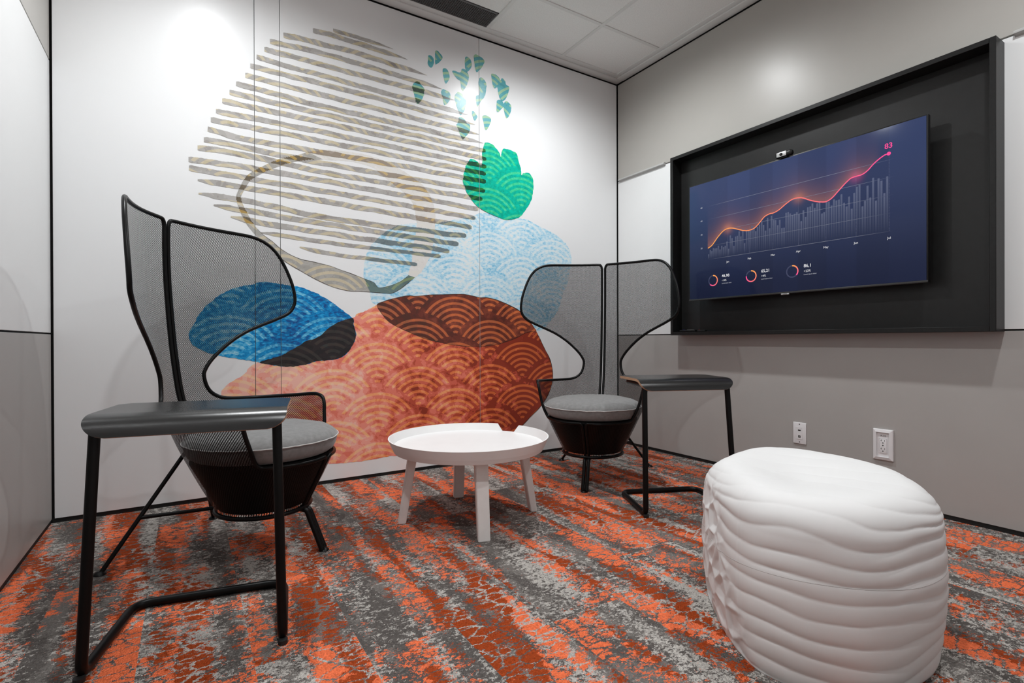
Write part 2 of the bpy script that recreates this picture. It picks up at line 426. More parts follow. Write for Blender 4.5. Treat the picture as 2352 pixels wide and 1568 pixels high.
PETALS = [[(-1.599,2.594),(-1.587,2.601),(-1.57,2.596),(-1.56,2.578),(-1.562,2.553),(-1.576,2.526),(-1.593,2.529),(-1.602,2.545),(-1.6,2.572)],[(-1.55,2.64),(-1.529,2.64),(-1.502,2.616),(-1.512,2.589),(-1.544,2.555),(-1.552,2.564),(-1.553,2.607)],[(-1.5,2.538),(-1.477,2.547),(-1.456,2.525),(-1.453,2.493),(-1.474,2.453),(-1.486,2.46),(-1.496,2.493)],[(-1.432,2.537),(-1.419,2.549),(-1.377,2.549),(-1.364,2.575),(-1.337,2.577),(-1.313,2.541),(-1.328,2.482),(-1.353,2.439),(-1.368,2.444),(-1.377,2.491),(-1.405,2.506)],[(-1.339,2.657),(-1.324,2.666),(-1.302,2.656),(-1.291,2.631),(-1.299,2.598),(-1.324,2.566),(-1.337,2.58),(-1.343,2.617)],[(-1.276,2.688),(-1.241,2.699),(-1.196,2.675),(-1.216,2.629),(-1.251,2.586),(-1.263,2.594),(-1.27,2.631)],[(-1.236,2.548),(-1.216,2.557),(-1.19,2.54),(-1.182,2.508),(-1.194,2.442),(-1.223,2.401),(-1.246,2.362),(-1.256,2.365),(-1.26,2.42),(-1.236,2.44),(-1.233,2.472),(-1.243,2.503)],[(-1.144,2.6),(-1.111,2.606),(-1.081,2.591),(-1.071,2.579),(-1.061,2.596),(-1.034,2.583),(-1.027,2.559),(-1.001,2.545),(-1.024,2.472),(-1.051,2.442),(-1.072,2.446),(-1.088,2.479),(-1.098,2.523),(-1.115,2.51),(-1.131,2.521),(-1.138,2.559)],[(-1.099,2.434),(-1.072,2.444),(-1.051,2.433),(-1.048,2.425),(-1.034,2.443),(-1.014,2.445),(-0.9863,2.422),(-0.9934,2.374),(-1.018,2.333),(-1.031,2.336),(-1.045,2.38),(-1.048,2.399),(-1.068,2.38),(-1.089,2.358),(-1.102,2.361),(-1.103,2.407)],[(-1.291,2.318),(-1.275,2.318),(-1.253,2.292),(-1.265,2.263),(-1.278,2.264),(-1.291,2.298)],[(-1.214,2.298),(-1.188,2.314),(-1.149,2.301),(-1.155,2.263),(-1.182,2.217),(-1.195,2.223),(-1.204,2.264)],[(-1.693,2.401),(-1.676,2.415),(-1.656,2.413),(-1.642,2.396),(-1.624,2.377),(-1.631,2.335),(-1.645,2.302),(-1.668,2.276),(-1.682,2.283),(-1.69,2.321),(-1.707,2.369)],[(-1.507,2.403),(-1.492,2.41),(-1.459,2.404),(-1.446,2.381),(-1.454,2.346),(-1.483,2.312),(-1.495,2.322),(-1.502,2.356),(-1.51,2.381)],[(-1.414,2.394),(-1.39,2.419),(-1.362,2.412),(-1.353,2.392),(-1.334,2.374),(-1.344,2.317),(-1.369,2.276),(-1.384,2.28),(-1.399,2.315),(-1.416,2.366)],[(-1.39,2.251),(-1.369,2.261),(-1.347,2.252),(-1.329,2.231),(-1.305,2.222),(-1.31,2.179),(-1.338,2.14),(-1.36,2.113),(-1.381,2.147),(-1.391,2.173),(-1.405,2.201),(-1.393,2.222)]]
RING = [(-2.319,1.856),(-2.369,1.83),(-2.429,1.807),(-2.492,1.774),(-2.554,1.731),(-2.583,1.71),(-2.624,1.671),(-2.651,1.617),(-2.671,1.559),(-2.667,1.528),(-2.651,1.481),(-2.63,1.433),(-2.601,1.393),(-2.566,1.353),(-2.524,1.323),(-2.462,1.26),(-2.421,1.23),(-2.365,1.199),(-2.283,1.155),(-2.198,1.119),(-2.14,1.104),(-2.079,1.095),(-2.021,1.097),(-1.954,1.095),(-1.888,1.093),(-1.84,1.095),(-1.79,1.121),(-1.735,1.164),(-1.692,1.199),(-1.734,1.21),(-1.757,1.19),(-1.79,1.166),(-1.861,1.136),(-1.922,1.125),(-1.948,1.152),(-2,1.17),(-2.086,1.198),(-2.147,1.216),(-2.198,1.232),(-2.283,1.248),(-2.356,1.259),(-2.414,1.281),(-2.462,1.31),(-2.498,1.341),(-2.534,1.366),(-2.557,1.386),(-2.58,1.411),(-2.605,1.452),(-2.629,1.499),(-2.643,1.532),(-2.649,1.56),(-2.631,1.604),(-2.604,1.654),(-2.579,1.676),(-2.533,1.711),(-2.471,1.748),(-2.418,1.777),(-2.365,1.797),(-2.308,1.815),(-2.236,1.83)]
RINGFAINT = [(-2.319,1.856),(-2.236,1.884),(-2.145,1.896),(-2.02,1.902),(-1.919,1.892),(-1.828,1.867),(-1.746,1.836),(-1.638,1.778),(-1.589,1.717),(-1.563,1.657),(-1.554,1.551),(-1.579,1.376),(-1.632,1.26),(-1.692,1.199),(-1.734,1.21),(-1.712,1.297),(-1.706,1.383),(-1.683,1.488),(-1.682,1.558),(-1.704,1.652),(-1.76,1.711),(-1.81,1.743),(-1.859,1.77),(-1.951,1.832),(-2.096,1.845),(-2.236,1.83)]
STRIPES = [[(-2.178,2.575),(-2.007,2.575),(-1.826,2.572)],[(-2.287,2.539),(-2.142,2.544),(-1.735,2.531)],[(-2.44,2.467),(-2.142,2.482),(-1.609,2.471)],[(-2.507,2.412),(-2.142,2.427),(-1.503,2.411)],[(-2.534,2.364),(-2.143,2.36),(-1.417,2.36)],[(-2.572,2.309),(-2.143,2.297),(-1.323,2.288)],[(-2.602,2.256),(-2.143,2.252),(-1.269,2.235)],[(-2.626,2.201),(-2.143,2.19),(-1.236,2.175)],[(-2.669,2.144),(-2.144,2.128),(-1.207,2.123)],[(-2.699,2.094),(-2.144,2.083),(-1.19,2.074)],[(-2.732,2.041),(-2.144,2.036),(-1.184,2.023)],[(-2.76,1.981),(-2.144,1.981),(-1.184,1.97)],[(-2.783,1.932),(-2.144,1.931),(-1.188,1.92)],[(-2.797,1.883),(-2.583,1.864),(-2.145,1.871),(-1.188,1.871)],[(-2.814,1.826),(-2.583,1.82),(-2.145,1.806),(-1.195,1.808)],[(-2.841,1.78),(-2.583,1.779),(-2.145,1.757),(-1.215,1.747)],[(-2.88,1.716),(-2.583,1.719),(-2.145,1.707),(-1.245,1.68)],[(-2.878,1.673),(-2.583,1.662),(-2.146,1.649),(-1.268,1.616)],[(-2.841,1.618),(-2.584,1.609),(-2.146,1.592),(-1.297,1.552)],[(-2.838,1.551),(-2.584,1.54),(-2.146,1.502),(-1.336,1.491)],[(-2.772,1.501),(-2.584,1.489),(-2.146,1.465),(-1.393,1.432)],[(-2.696,1.45),(-2.584,1.439),(-2.147,1.413),(-1.458,1.383)],[(-2.555,1.384),(-2.147,1.363),(-1.519,1.345)],[(-2.362,1.323),(-2.147,1.298),(-1.678,1.281)]]
CURVE = [(0.1396,0.3109),(0.1706,0.3273),(0.2108,0.3694),(0.2501,0.4004),(0.2807,0.4087),(0.3107,0.4057),(0.3475,0.3923),(0.3835,0.3785),(0.4189,0.3727),(0.4538,0.3797),(0.4813,0.4004),(0.5152,0.4321),(0.5482,0.4427),(0.5677,0.4427),(0.5998,0.4531),(0.6375,0.4759),(0.6744,0.4934),(0.7074,0.4941),(0.7339,0.4866),(0.7685,0.4676),(0.8024,0.4524),(0.8301,0.4444),(0.852,0.4421),(0.879,0.4544),(0.9109,0.4837),(0.9421,0.5123),(0.9675,0.5297),(0.9926,0.5327),(1.017,0.5346),(1.041,0.5472),(1.065,0.57),(1.089,0.5872),(1.112,0.599),(1.129,0.601)]
BARS = [(0.144,0.2721),(0.1557,0.2983),(0.1669,0.2899),(0.1783,0.3056),(0.1902,0.3019),(0.2021,0.3023),(0.2141,0.3157),(0.2255,0.291),(0.2382,0.311),(0.2505,0.3011),(0.2621,0.3076),(0.2738,0.3315),(0.2854,0.2856),(0.2968,0.3641),(0.3086,0.3463),(0.3207,0.2981),(0.3331,0.3518),(0.3449,0.3533),(0.3561,0.3778),(0.3674,0.3465),(0.38,0.3901),(0.3913,0.3025),(0.4035,0.3817),(0.4154,0.3745),(0.4273,0.3681),(0.4387,0.3963),(0.4504,0.388),(0.4619,0.3605),(0.473,0.3828),(0.4853,0.3934),(0.4983,0.4069),(0.5095,0.3873),(0.5212,0.3528),(0.5336,0.4224),(0.5456,0.3612),(0.5566,0.4294),(0.5693,0.4035),(0.5802,0.4004),(0.5928,0.3699),(0.6044,0.3972),(0.6166,0.3494),(0.6285,0.3492),(0.6403,0.4282),(0.652,0.4296),(0.663,0.4197),(0.6751,0.4096),(0.6872,0.4133),(0.6992,0.4199),(0.711,0.4064),(0.7226,0.3671),(0.7341,0.422),(0.7461,0.3846),(0.7574,0.4327),(0.7694,0.4343),(0.7809,0.4476),(0.7927,0.4222),(0.8051,0.4427),(0.8169,0.4534),(0.8287,0.3854),(0.8398,0.3901),(0.852,0.4404),(0.8628,0.4381),(0.8756,0.4158),(0.8875,0.4442),(0.8991,0.4362),(0.9107,0.4376),(0.9228,0.4616),(0.935,0.416),(0.9468,0.396),(0.9581,0.4419),(0.9701,0.3794),(0.9814,0.4542),(0.9934,0.4813),(1.005,0.4877),(1.018,0.3808),(1.029,0.4046),(1.04,0.4747),(1.052,0.4148),(1.064,0.5062),(1.076,0.395),(1.087,0.4973),(1.099,0.4829),(1.111,0.4218),(1.123,0.4968)]

# ================================================================== the setting
TP = .018   # panel thickness, panel faces lie on the wall planes
def wall(name, lo, hi):
    return tag(box(name, lo, hi, M['black_gap']), kind='structure')
w_back = wall('wall_back', (XL-.08, TP, -.05), (.08, .08, ZC+.05))
w_right = wall('wall_right', (TP, YF-.08, -.05), (.08, TP, ZC+.05))
w_left = wall('wall_left', (XL-.08, YF-.08, -.05), (XL-TP, TP, ZC+.05))
w_front = wall('wall_front', (XL-TP, YF-.08, -.05), (TP, YF-TP, ZC+.05))
Z0P, Z1P = .020, ZC-.014
SEAMS = [-2.583, -2.459, -1.237]
SG = .0014
xs = [XL+.008]+SEAMS+[-.007]
for i, (a, b) in enumerate(zip(xs, xs[1:])):
    box('wall_panel', (a+(SG if i else 0), 0, Z0P), (b-(SG if i < 3 else 0), TP, Z1P), M['white_panel'], w_back, bevel=.0006, seg=1)
GP = .0035
for wobj, xa, xb in ((w_right, 0, TP), (w_left, XL-TP, XL)):
    box('wall_panel', (xa, YF, Z0P), (xb, -.008, ZB-GP), M['grey_panel'], wobj, bevel=.0008, seg=1)
    box('whiteboard_panel', (xa, YF, ZB+GP), (xb, -.008, ZU-GP), M['whiteboard'], wobj, bevel=.0008, seg=1)
    box('wall_panel', (xa, YF, ZU+GP), (xb, -.008, Z1P), M['upper_panel'], wobj, bevel=.0008, seg=1)
for k in range(3):
    x0 = XL+.01+k*(abs(XL)-.02)/3
    box('wall_panel', (x0+.002, YF-TP, Z0P), (x0+(abs(XL)-.02)/3-.002, YF, Z1P), M['white_panel'], w_front, bevel=.0008, seg=1)
# black shadow-gap skirting
tag(box('baseboard_back', (XL, .004, 0), (0, .017, .022), M['black_gap']), kind='structure')
tag(box('baseboard_right', (.004, YF, 0), (.017, .004, .022), M['black_gap']), kind='structure')
tag(box('baseboard_left', (XL-.017, YF, 0), (XL-.004, .004, .022), M['black_gap']), kind='structure')
# marker rails along the whiteboard top
def rail(name, ya, yb):
    prof = [(0, .000), (-.016, -.003), (-.021, -.010), (-.021, -.016), (-.006, -.020), (0, -.026)]
    bm = bmesh.new()
    A = [bm.verts.new((x, ya, ZU+.012+z)) for x, z in prof]; B = [bm.verts.new((x, yb, ZU+.012+z)) for x, z in prof]
    n = len(prof)
    for k in range(n): bm.faces.new((A[k], A[(k+1) % n], B[(k+1) % n], B[k]))
    bm.faces.new(A[::-1]); bm.faces.new(B)
    return tag(finish(bm, name, M['rail']), kind='structure')
rail('trim_1', -.028, -.490)
rail('trim_2', -2.330, -3.6)

# ---- carpet planks
floor = tag(box('floor', (XL-.08, YF-.08, -.06), (.08, .08, -.004), M['black_gap']), kind='structure')
PW, PL = .25, 1.0
plank_cache = {}
col = 0; x = 0.0
while x > XL:
    xa = max(x-PW, XL-.003); y = .003 if col % 2 == 0 else .003
    first = True
    while y > YF:
        ln = PL
        if first: ln = (.62, .29, .85, .45, .12+.6)[col % 5]; first = False
        yb = max(y-ln, YF)
        sx, sy = round(x-xa, 3), round(y-yb, 3)
        key = (sx, sy)
        if key not in plank_cache:
            bm = bmesh.new(); add_box(bm, (-sx, -sy, -.004), (0, 0, 0.0))
            o = finish(bm, 'carpet_tile', M['carpet'], floor); plank_cache[key] = o.data
        else:
            o = link('carpet_tile', plank_cache[key], None, floor)
        o.location = (x, y, 0)
        y = yb
    x = xa if xa > XL else XL-1; col += 1
    if xa <= XL: break

# ---- suspended ceiling
ceiling = tag(box('ceiling', (XL-.08, YF-.08, ZC+.06), (.08, .08, ZC+.12), M['grid']), kind='structure')
GX = [-.088, -.610, -1.226, -1.836, -2.446, -3.056, XL+.085]
GY = [-.088, -.512, -1.122, -1.732, -2.342, -2.952, -3.562, -4.172, YF+.02]
ZT = ZC+.012
for i, (xa, xb) in enumerate(zip(GX, GX[1:])):
    for j, (ya, yb) in enumerate(zip(GY, GY[1:])):
        if (i, j) == (2, 0):
            box('ceiling_tile', (xb+.002, yb+.002, ZT), (xa-.002, -.268, ZT+.015), M['ceiling_tile'], ceiling)
            continue
        box('ceiling_tile', (xb+.002, yb+.002, ZT), (xa-.002, ya-.002, ZT+.015), M['ceiling_tile'], ceiling)
for xg in GX[1:-1]:
    box('grid_bar', (xg-.012, GY[-1], ZT-.005), (xg+.012, GY[0], ZT+.02), M['grid'], ceiling, bevel=.001, seg=1)
for yg in GY[1:-1]:
    for xa, xb in zip(GX, GX[1:]):
        box('grid_bar', (xb+.0125, yg-.012, ZT-.005), (xa-.0125, yg+.012, ZT+.02), M['grid'], ceiling, bevel=.001, seg=1)
def perim(lo, hi): box('perimeter_trim', lo, hi, M['grid'], ceiling, bevel=.003, seg=2)
z0 = ZC-.002
perim((XL, -.060, z0), (0, .004, ZC+.04)); perim((XL+.05, GY[0]-.012, ZC+.005), (-.05, -.061, ZC+.03))
perim((-.060, YF, z0), (.004, -.061, ZC+.04)); perim((GX[0]-.012, YF, ZC+.005), (-.061, GY[0]-.0125, ZC+.03))
perim((XL-.004, YF, z0), (XL+.060, -.061, ZC+.04)); perim((XL+.061, YF, ZC+.005), (GX[-1]+.012, GY[0]-.0125, ZC+.03))

# ---- recessed downlights (they light the room)
def downlight(i, x, y, watts, label):
    r = tag(empty('recessed_downlight', (x, y, ZT)), label, 'downlight', 'recessed ceiling downlights')
    bm = bmesh.new(); lathe(bm, [(.058, .010), (.058, -.002), (.062, -.005), (.080, -.004), (.082, 0), (.058, .010)], 40)
    finish(bm, 'trim_ring', M['grid'], r, smooth=True, angle=40)
    bm = bmesh.new(); lathe(bm, [(0, .004), (.057, .004), (.057, .006), (0, .006)], 32)
    finish(bm, 'lens', M['lamp_lens'], r)
    ld = bpy.data.lights.new('downlight_lamp', 'SPOT')
    ld.energy = watts; ld.spot_size = SPOT_ANGLE; ld.spot_blend = SPOT_BLEND; ld.shadow_soft_size = SPOT_RADIUS
    ld.color = (.965, .988, 1.0)
    lo = bpy.data.objects.new('downlight_lamp', ld); COL.objects.link(lo); lo.parent = r; lo.location = (0, 0, -.012)
for i, ((x, y), wt) in enumerate(zip(DOWNLIGHTS, DOWNLIGHT_WATTS)):
    downlight(i, x, y, wt, ['round recessed downlight nearest the corner of mural and display', 'round recessed downlight above the left armchair',
                            'round recessed downlight above the white pouf', 'round recessed downlight over the photographer'][i])

# ---- air grille in the ceiling
gr = tag(empty('air_grille', (-1.531, -.178, ZT)), 'dark metal egg-crate air grille in the ceiling above the mural', 'air vent')
gw, gd = .590, .168
bm = bmesh.new()
for lo, hi in (((-gw/2, -gd/2, -.004), (-gw/2+.008, gd/2, .012)), ((gw/2-.008, -gd/2, -.004), (gw/2, gd/2, .012)),
               ((-gw/2, -gd/2, -.004), (gw/2, -gd/2+.008, .012)), ((-gw/2, gd/2-.008, -.004), (gw/2, gd/2, .012))):
    add_box(bm, lo, hi)
finish(bm, 'frame', M['vent'], gr)
bm = bmesh.new(); p = .0127
n = int(gw/p)
for k in range(1, n): add_box(bm, (-gw/2+k*gw/n-.0009, -gd/2+.006, -.003), (-gw/2+k*gw/n+.0009, gd/2-.006, .008))
n = int(gd/p)
for k in range(1, n): add_box(bm, (-gw/2+.006, -gd/2+k*gd/n-.0009, -.003), (gw/2-.006, -gd/2+k*gd/n+.0009, .008))
tag(finish(bm, 'grille_core', M['vent'], gr), kind='stuff')
box('duct_back', (-gw/2+.002, -gd/2+.002, .013), (gw/2-.002, gd/2-.002, .016), M['vent_dark'], gr)

# ================================================================== the mural (a print on the wall panels)
def poly_in(p, poly):
    x, z = p; c = False; n = len(poly); j = n-1
    for i in range(n):
        xi, zi = poly[i]; xj, zj = poly[j]
        if (zi > z) != (zj > z) and x < (xj-xi)*(z-zi)/(zj-zi)+xi: c = not c
        j = i
    return c

mural = tag(empty('wall_mural', (0, 0, 0)), 'watercolour mural of striped, blue, green and coral wave-patterned shapes printed on white wall', 'mural')

def cut_seams(bm):
    for s in SEAMS:
        for q in (s-SG, s+SG):
            bmesh.ops.bisect_plane(bm, geom=bm.verts[:]+bm.edges[:]+bm.faces[:], plane_co=(q, 0, 0), plane_no=(1, 0, 0))
        dead = [f for f in bm.faces if abs(f.calc_center_median().x-s) < SG*.98]
        bmesh.ops.delete(bm, geom=dead, context='FACES')

def jitter(poly, step=.007, amp=.0025, seed=0, smooth=1):
    pts = [(p[0], 0, p[1]) for p in poly]
    pts = catmull(pts, 5, True) if smooth else pts
    pts = resample(pts, step, True)
    out = []; N = len(pts)
    for i, p in enumerate(pts):
        t = (pts[(i+1) % N]-pts[i-1]).normalized(); nn = Vector((t.z, 0, -t.x))
        d = (noise.noise(Vector((i*.35, seed*7.1, 0)))+.6*noise.noise(Vector((i*.9, seed*3.3, 5))))*amp
        q = p+nn*d; out.append((q.x, q.z))
    return out

def print_shape(name, poly, mat, depth, seed=0, amp=.0025, label=None):
    pl = jitter(poly, amp=amp, seed=seed)
    n = len(pl)
    ov, _, of = delaunay_2d_cdt([Vector(q) for q in pl], [(i, (i+1) % n) for i in range(n)], [], 1, 1e-6)[:3]
    bm = bmesh.new()
    bv = [bm.verts.new((q.x, -depth, q.y)) for q in ov]
    for f in of: bm.faces.new([bv[i] for i in f])
    bm.normal_update()
    cut_seams(bm)
    for f in bm.faces:
        if f.normal.y > 0: f.normal_flip()
    me = bpy.data.meshes.new(name); bm.to_mesh(me); bm.free()
    o = link(name, me, mat, mural)
    if label: o['label'] = label
    return o

S_ = srgb
m_orange = mat_print('print_coral', [S_(246,190,174), S_(245,170,154), S_(240,148,130), S_(231,126,107), S_(214,104,84), S_(186,80,60), S_(146,58,42)],
                     [S_(250,206,174), S_(250,196,156), S_(248,182,134), S_(245,164,112), S_(240,146,92), S_(228,124,74), S_(208,104,60)], 15, (-2.85, -.80, .42), 1.0, .85)
m_brown = mat_print('print_brown', [S_(152,78,58), S_(128,66,52), S_(112,56,46), S_(96,50,42), S_(84,50,42)], [S_(218,118,72), S_(202,108,66), S_(190,102,64), S_(176,98,66), S_(156,92,64)], 15, (-1.8, -.8, -.15), 1.0, 1.1)
m_blue = mat_print('print_blue', [S_(22,78,142), S_(8,108,172), S_(4,134,198), S_(30,156,216), S_(84,182,228)], [S_(56,128,180), S_(60,152,202), S_(88,180,220), S_(124,202,232), S_(168,220,240)], 42, (-2.95, -2.0, -.10), .85, 1.25, (1, 1, 2.0), .02)
m_dark = mat_print('print_dark', [S_(30,28,30), S_(36,34,36), S_(44,38,40), S_(40,42,44)], [S_(52,52,50), S_(58,56,54), S_(66,58,54), S_(60,62,60)], 20, None, .8)
m_lblue = mat_print('print_light_blue', [S_(126,190,222), S_(158,207,230), S_(186,220,236), S_(208,230,238), S_(224,232,232)], [S_(192,220,234), S_(204,226,236), S_(216,232,238), S_(224,233,236), S_(227,231,231)], 40, (-2.0, -1.0, .015), .95, 1.2, (1, 1, 1.8), .015)
m_green = mat_print('print_green', [S_(0,144,122), S_(0,164,140), S_(0,178,152), S_(0,190,164), S_(16,200,172)], [S_(44,182,122), S_(52,194,134), S_(66,202,146), S_(86,210,158), S_(96,214,158)], 36, None, .85)
m_greenover = mat_print('print_green_over', [S_(10,66,46), S_(12,76,54), S_(20,88,60)], [S_(36,104,50), S_(40,112,54), S_(48,118,62)], 30)
m_petal = mat_print('print_teal', [S_(78,154,162), S_(88,166,174), S_(98,174,182), S_(112,184,190)], [S_(146,186,150), S_(156,196,160), S_(162,202,166), S_(170,206,172)], 12)
m_petalover = mat_print('print_teal_over', [S_(48,66,60), S_(54,74,64), S_(60,80,70)], [S_(70,92,56), S_(76,98,62), S_(82,102,68)], 20)
m_stripe = mat_print('print_stripe', [S_(140,134,130), S_(156,152,148), S_(168,165,161), S_(178,175,172), S_(188,186,183)], [S_(180,168,136), S_(188,178,150), S_(196,186,162), S_(201,193,172), S_(206,200,184)], 14)
m_stripeblue = mat_print('print_stripe_over_blue', [S_(102,116,122), S_(112,126,130), S_(122,136,138)], [S_(150,152,130), S_(158,160,138), S_(166,168,146)], 18)
m_ring = mat_print('print_ring', [S_(150,148,142), S_(162,160,154), S_(172,170,165), S_(186,184,180)], [S_(186,174,146), S_(194,184,160), S_(200,190,166), S_(206,198,178)], 18)
m_ringstripe = mat_print('print_ring_over_stripe', [S_(96,86,70), S_(106,96,80), S_(116,104,88)], [S_(160,132,72), S_(170,142,84), S_(176,148,92)], 18)
m_ringblue = mat_print('print_ring_over_blue', [S_(92,112,112), S_(102,124,122), S_(112,132,124)], [S_(128,146,110), S_(136,152,120), S_(142,158,128)], 18)
m_ringpale = mat_print('print_ring_pale', [S_(214,212,208), S_(220,218,214), S_(225,223,220)], [S_(218,215,206), S_(223,220,212), S_(226,224,218)], 18, None, .6)
m_stripepale = mat_print('print_stripe_under_pale', [S_(140,126,112), S_(150,138,124), S_(162,150,138)], [S_(182,156,108), S_(190,166,120), S_(194,174,134)], 14)

L = .00015
print_shape('light_blue_shape', LBLUE, m_lblue, L*2, 1, .004, 'pale blue watercolour blob with white wave arcs')
print_shape('ring_pale', RINGFAINT, m_ringpale, L*3, 2, .002)
print_shape('coral_shape', ORANGE, m_orange, L*4, 3, .0035, 'large coral blob of wave scales')
print_shape('brown_shape', BROWN, m_brown, L*6, 4, .0025, 'dark brown overlap with orange wave arcs')
print_shape('blue_shape', BLUE, m_blue, L*6, 5, .0035, 'bright blue watercolour blob')
print_shape('dark_overlap', DARK, m_dark, L*7, 6, .003, 'near-black overlap of blue and coral')
print_shape('green_shape', GREEN, m_green, L*5, 7, .003, 'emerald tulip-like shape')
for i, pt in enumerate(PETALS): print_shape('petal', pt, m_petal, L*5, 20+i, .0022)

def print_cells(name, cells, mats, depth):
    """cells: list of 4 (x, z) corners with a material index each"""
    vs, fs, ms, idx = [], [], [], {}
    for quad, mi in cells:
        f = []
        for q in quad:
            k = (round(q[0], 5), round(q[1], 5))
            if k not in idx: idx[k] = len(vs); vs.append((k[0], -depth, k[1]))
            if idx[k] not in f: f.append(idx[k])
        if len(f) > 2: fs.append(f); ms.append(mi)
    me = bpy.data.meshes.new(name); me.from_pydata(vs, [], fs)
    for p_, mi in zip(me.polygons, ms): p_.material_index = mi
    bm = bmesh.new(); bm.from_mesh(me); cut_seams(bm)
    bm.normal_update()
    for f in bm.faces:
        if f.normal.y > 0: f.normal_flip()
    bm.to_mesh(me); bm.free()
    return link(name, me, mats, mural)

STR_MATS = [m_stripe, m_stripeblue, m_greenover, m_petalover, m_ringstripe, m_stripepale]
GREEN_CUT = [(-1.30, 2.2), (-1.195, 2.2), (-1.195, 1.75), (-1.235, 1.52), (-1.30, 1.52)]
for si, st in enumerate(STRIPES):
    pts = catmull([(p[0], 0, p[1]) for p in st], 10)
    pts = resample(pts, .0036)
    n = len(pts); cells = []; rows = []
    for i, p_ in enumerate(pts):
        s = i/(n-1)
        a = pts[max(0, i-1)]; b = pts[min(n-1, i+1)]
        t = (b-a).normalized(); nn = Vector((-t.z, 0, t.x))
        th = .0145 if 0 < si < 22 else .011
        taper = 36.0 if si < 9 else 9.0
        end = min(1, .80+s*n/16.0, (1-s)*n/taper+(.04 if si < 9 else .55))
        if si > 17: end = min(end, .25+s*n/24.0)
        rag = lambda k, ph: 1+.24*noise.noise(Vector((i*.055, si*5.3, ph)))+.11*noise.noise(Vector((i*.22, si*2.3, ph+6)))+.09*noise.noise(Vector((i*.7, si*1.7, ph+11)))
        hu, hd = th*end*rag(i, 1), th*end*rag(i, 3)
        dr = nn*.005*noise.noise(Vector((i*.025, si*3.1, 2)))
        lo, hi = p_+dr-nn*hd, p_+dr+nn*hu
        rows.append([lo.lerp(hi, k/6) for k in range(7)])
    for A, B in zip(rows, rows[1:]):
        for k in range(6):
            q = [(v.x, v.z) for v in (A[k], B[k], B[k+1], A[k+1])]
            c = (sum(v[0] for v in q)/4, sum(v[1] for v in q)/4)
            mi = 0
            if poly_in(c, GREEN): mi = 2
            elif poly_in(c, RING): mi = 4
            elif poly_in(c, LBLUE): mi = 1
            elif any(poly_in(c, pt) for pt in PETALS[11:]): mi = 3
            elif poly_in(c, RINGFAINT): mi = 5
            cells.append((q, mi))
    print_cells('stripe', cells, STR_MATS, L*8)

# the outlined loop that crosses the stripes
def ring_cells():
    out, inn = RING[:29], RING[29:][::-1]
    o2 = resample(catmull([(p[0], 0, p[1]) for p in out], 6), .006)
    i2 = resample(catmull([(p[0], 0, p[1]) for p in inn], 6), .006)
    n = 330
    def at(pl, s):
        k = s*(len(pl)-1); a = int(k); b = min(a+1, len(pl)-1); return pl[a].lerp(pl[b], k-a)
    rows = []
    for i in range(n+1):
        s = i/n; a, b = at(o2, s), at(i2, s)
        rows.append([a.lerp(b, k/6) for k in range(7)])
    cells = []
    for A, B in zip(rows, rows[1:]):
        for k in range(6):
            q = [(v.x, v.z) for v in (A[k], B[k], B[k+1], A[k+1])]
            c = (sum(v[0] for v in q)/4, sum(v[1] for v in q)/4)
            cells.append((q, 1 if poly_in(c, LBLUE) else 0))
    return cells
print_cells('loop', ring_cells(), [m_ring, m_ringblue], L*7)['label'] = 'grey-beige outlined loop crossing the stripes'

# fine dark contour strokes the artist left along some edges
m_stroke = mat_plain('print_contour', srgb(58, 44, 38), .3, grain=.3, gscale=60)
def stroke(pts, wd, depth, seed):
    p_ = resample(catmull([(q[0], 0, q[1]) for q in pts], 5), .006)
    cells = []; rows = []
    for i, q in enumerate(p_):
        t = (p_[min(len(p_)-1, i+1)]-p_[max(0, i-1)]).normalized(); nn = Vector((-t.z, 0, t.x))
        h = wd*max(.12, .75+.8*noise.noise(Vector((i*.09, seed*3.7, 0))))*min(1, .1+i/12, .1+(len(p_)-1-i)/12)
        rows.append((q-nn*h, q+nn*h))
    for A, B in zip(rows, rows[1:]): cells.append(([(v.x, v.z) for v in (A[0], B[0], B[1], A[1])], 0))
    return print_cells('contour_stroke', cells, [m_stroke], depth)
stroke(BROWN[:15], .0022, L*9, 1); stroke(BROWN[14:]+BROWN[:1], .0014, L*9, 2)
i0 = ORANGE.index(BROWN[14]); stroke(ORANGE[i0:i0+12], .0026, L*9, 3)
stroke(RING[14:29], .0014, L*9, 4); stroke(RING[29:47], .0016, L*9, 5)
stroke(GREEN[18:26], .0012, L*9, 6)

# ================================================================== display cabinet and television
CY0, CY1, CZ0, CZ1, CD = -.617, -2.298, .838, 2.040, .100
BT = .022
cab = tag(empty('display_cabinet', (0, (CY0+CY1)/2, CZ0)), 'shallow black open-front box on the right wall framing the television', 'display cabinet')
cab_off = Vector((0, -(CY0+CY1)/2, -CZ0))
def cb(name, lo, hi, mat, bev=.0012):
    lo, hi = [min(a, b) for a, b in zip(lo, hi)], [max(a, b) for a, b in zip(lo, hi)]
    return box(name, Vector(lo)+cab_off, Vector(hi)+cab_off, mat, cab, bevel=bev, seg=1)
cb('back_panel', (-.0005, CY0-BT, CZ0+BT), (-.014, CY1+BT, CZ1-BT), M['black_panel'])
cb('side_board', (-.0005, CY0, CZ0), (-CD, CY0-BT, CZ1), M['black_frame'])
cb('side_board', (-.0005, CY1, CZ0), (-CD, CY1+BT, CZ1), M['black_frame'])
cb('top_board', (-.0005, CY0-BT-.0003, CZ1-BT), (-CD, CY1+BT+.0003, CZ1), M['black_frame'])
cb('bottom_board', (-.0005, CY0-BT-.0003, CZ0), (-CD, CY1+BT+.0003, CZ0+BT), M['black_frame'])

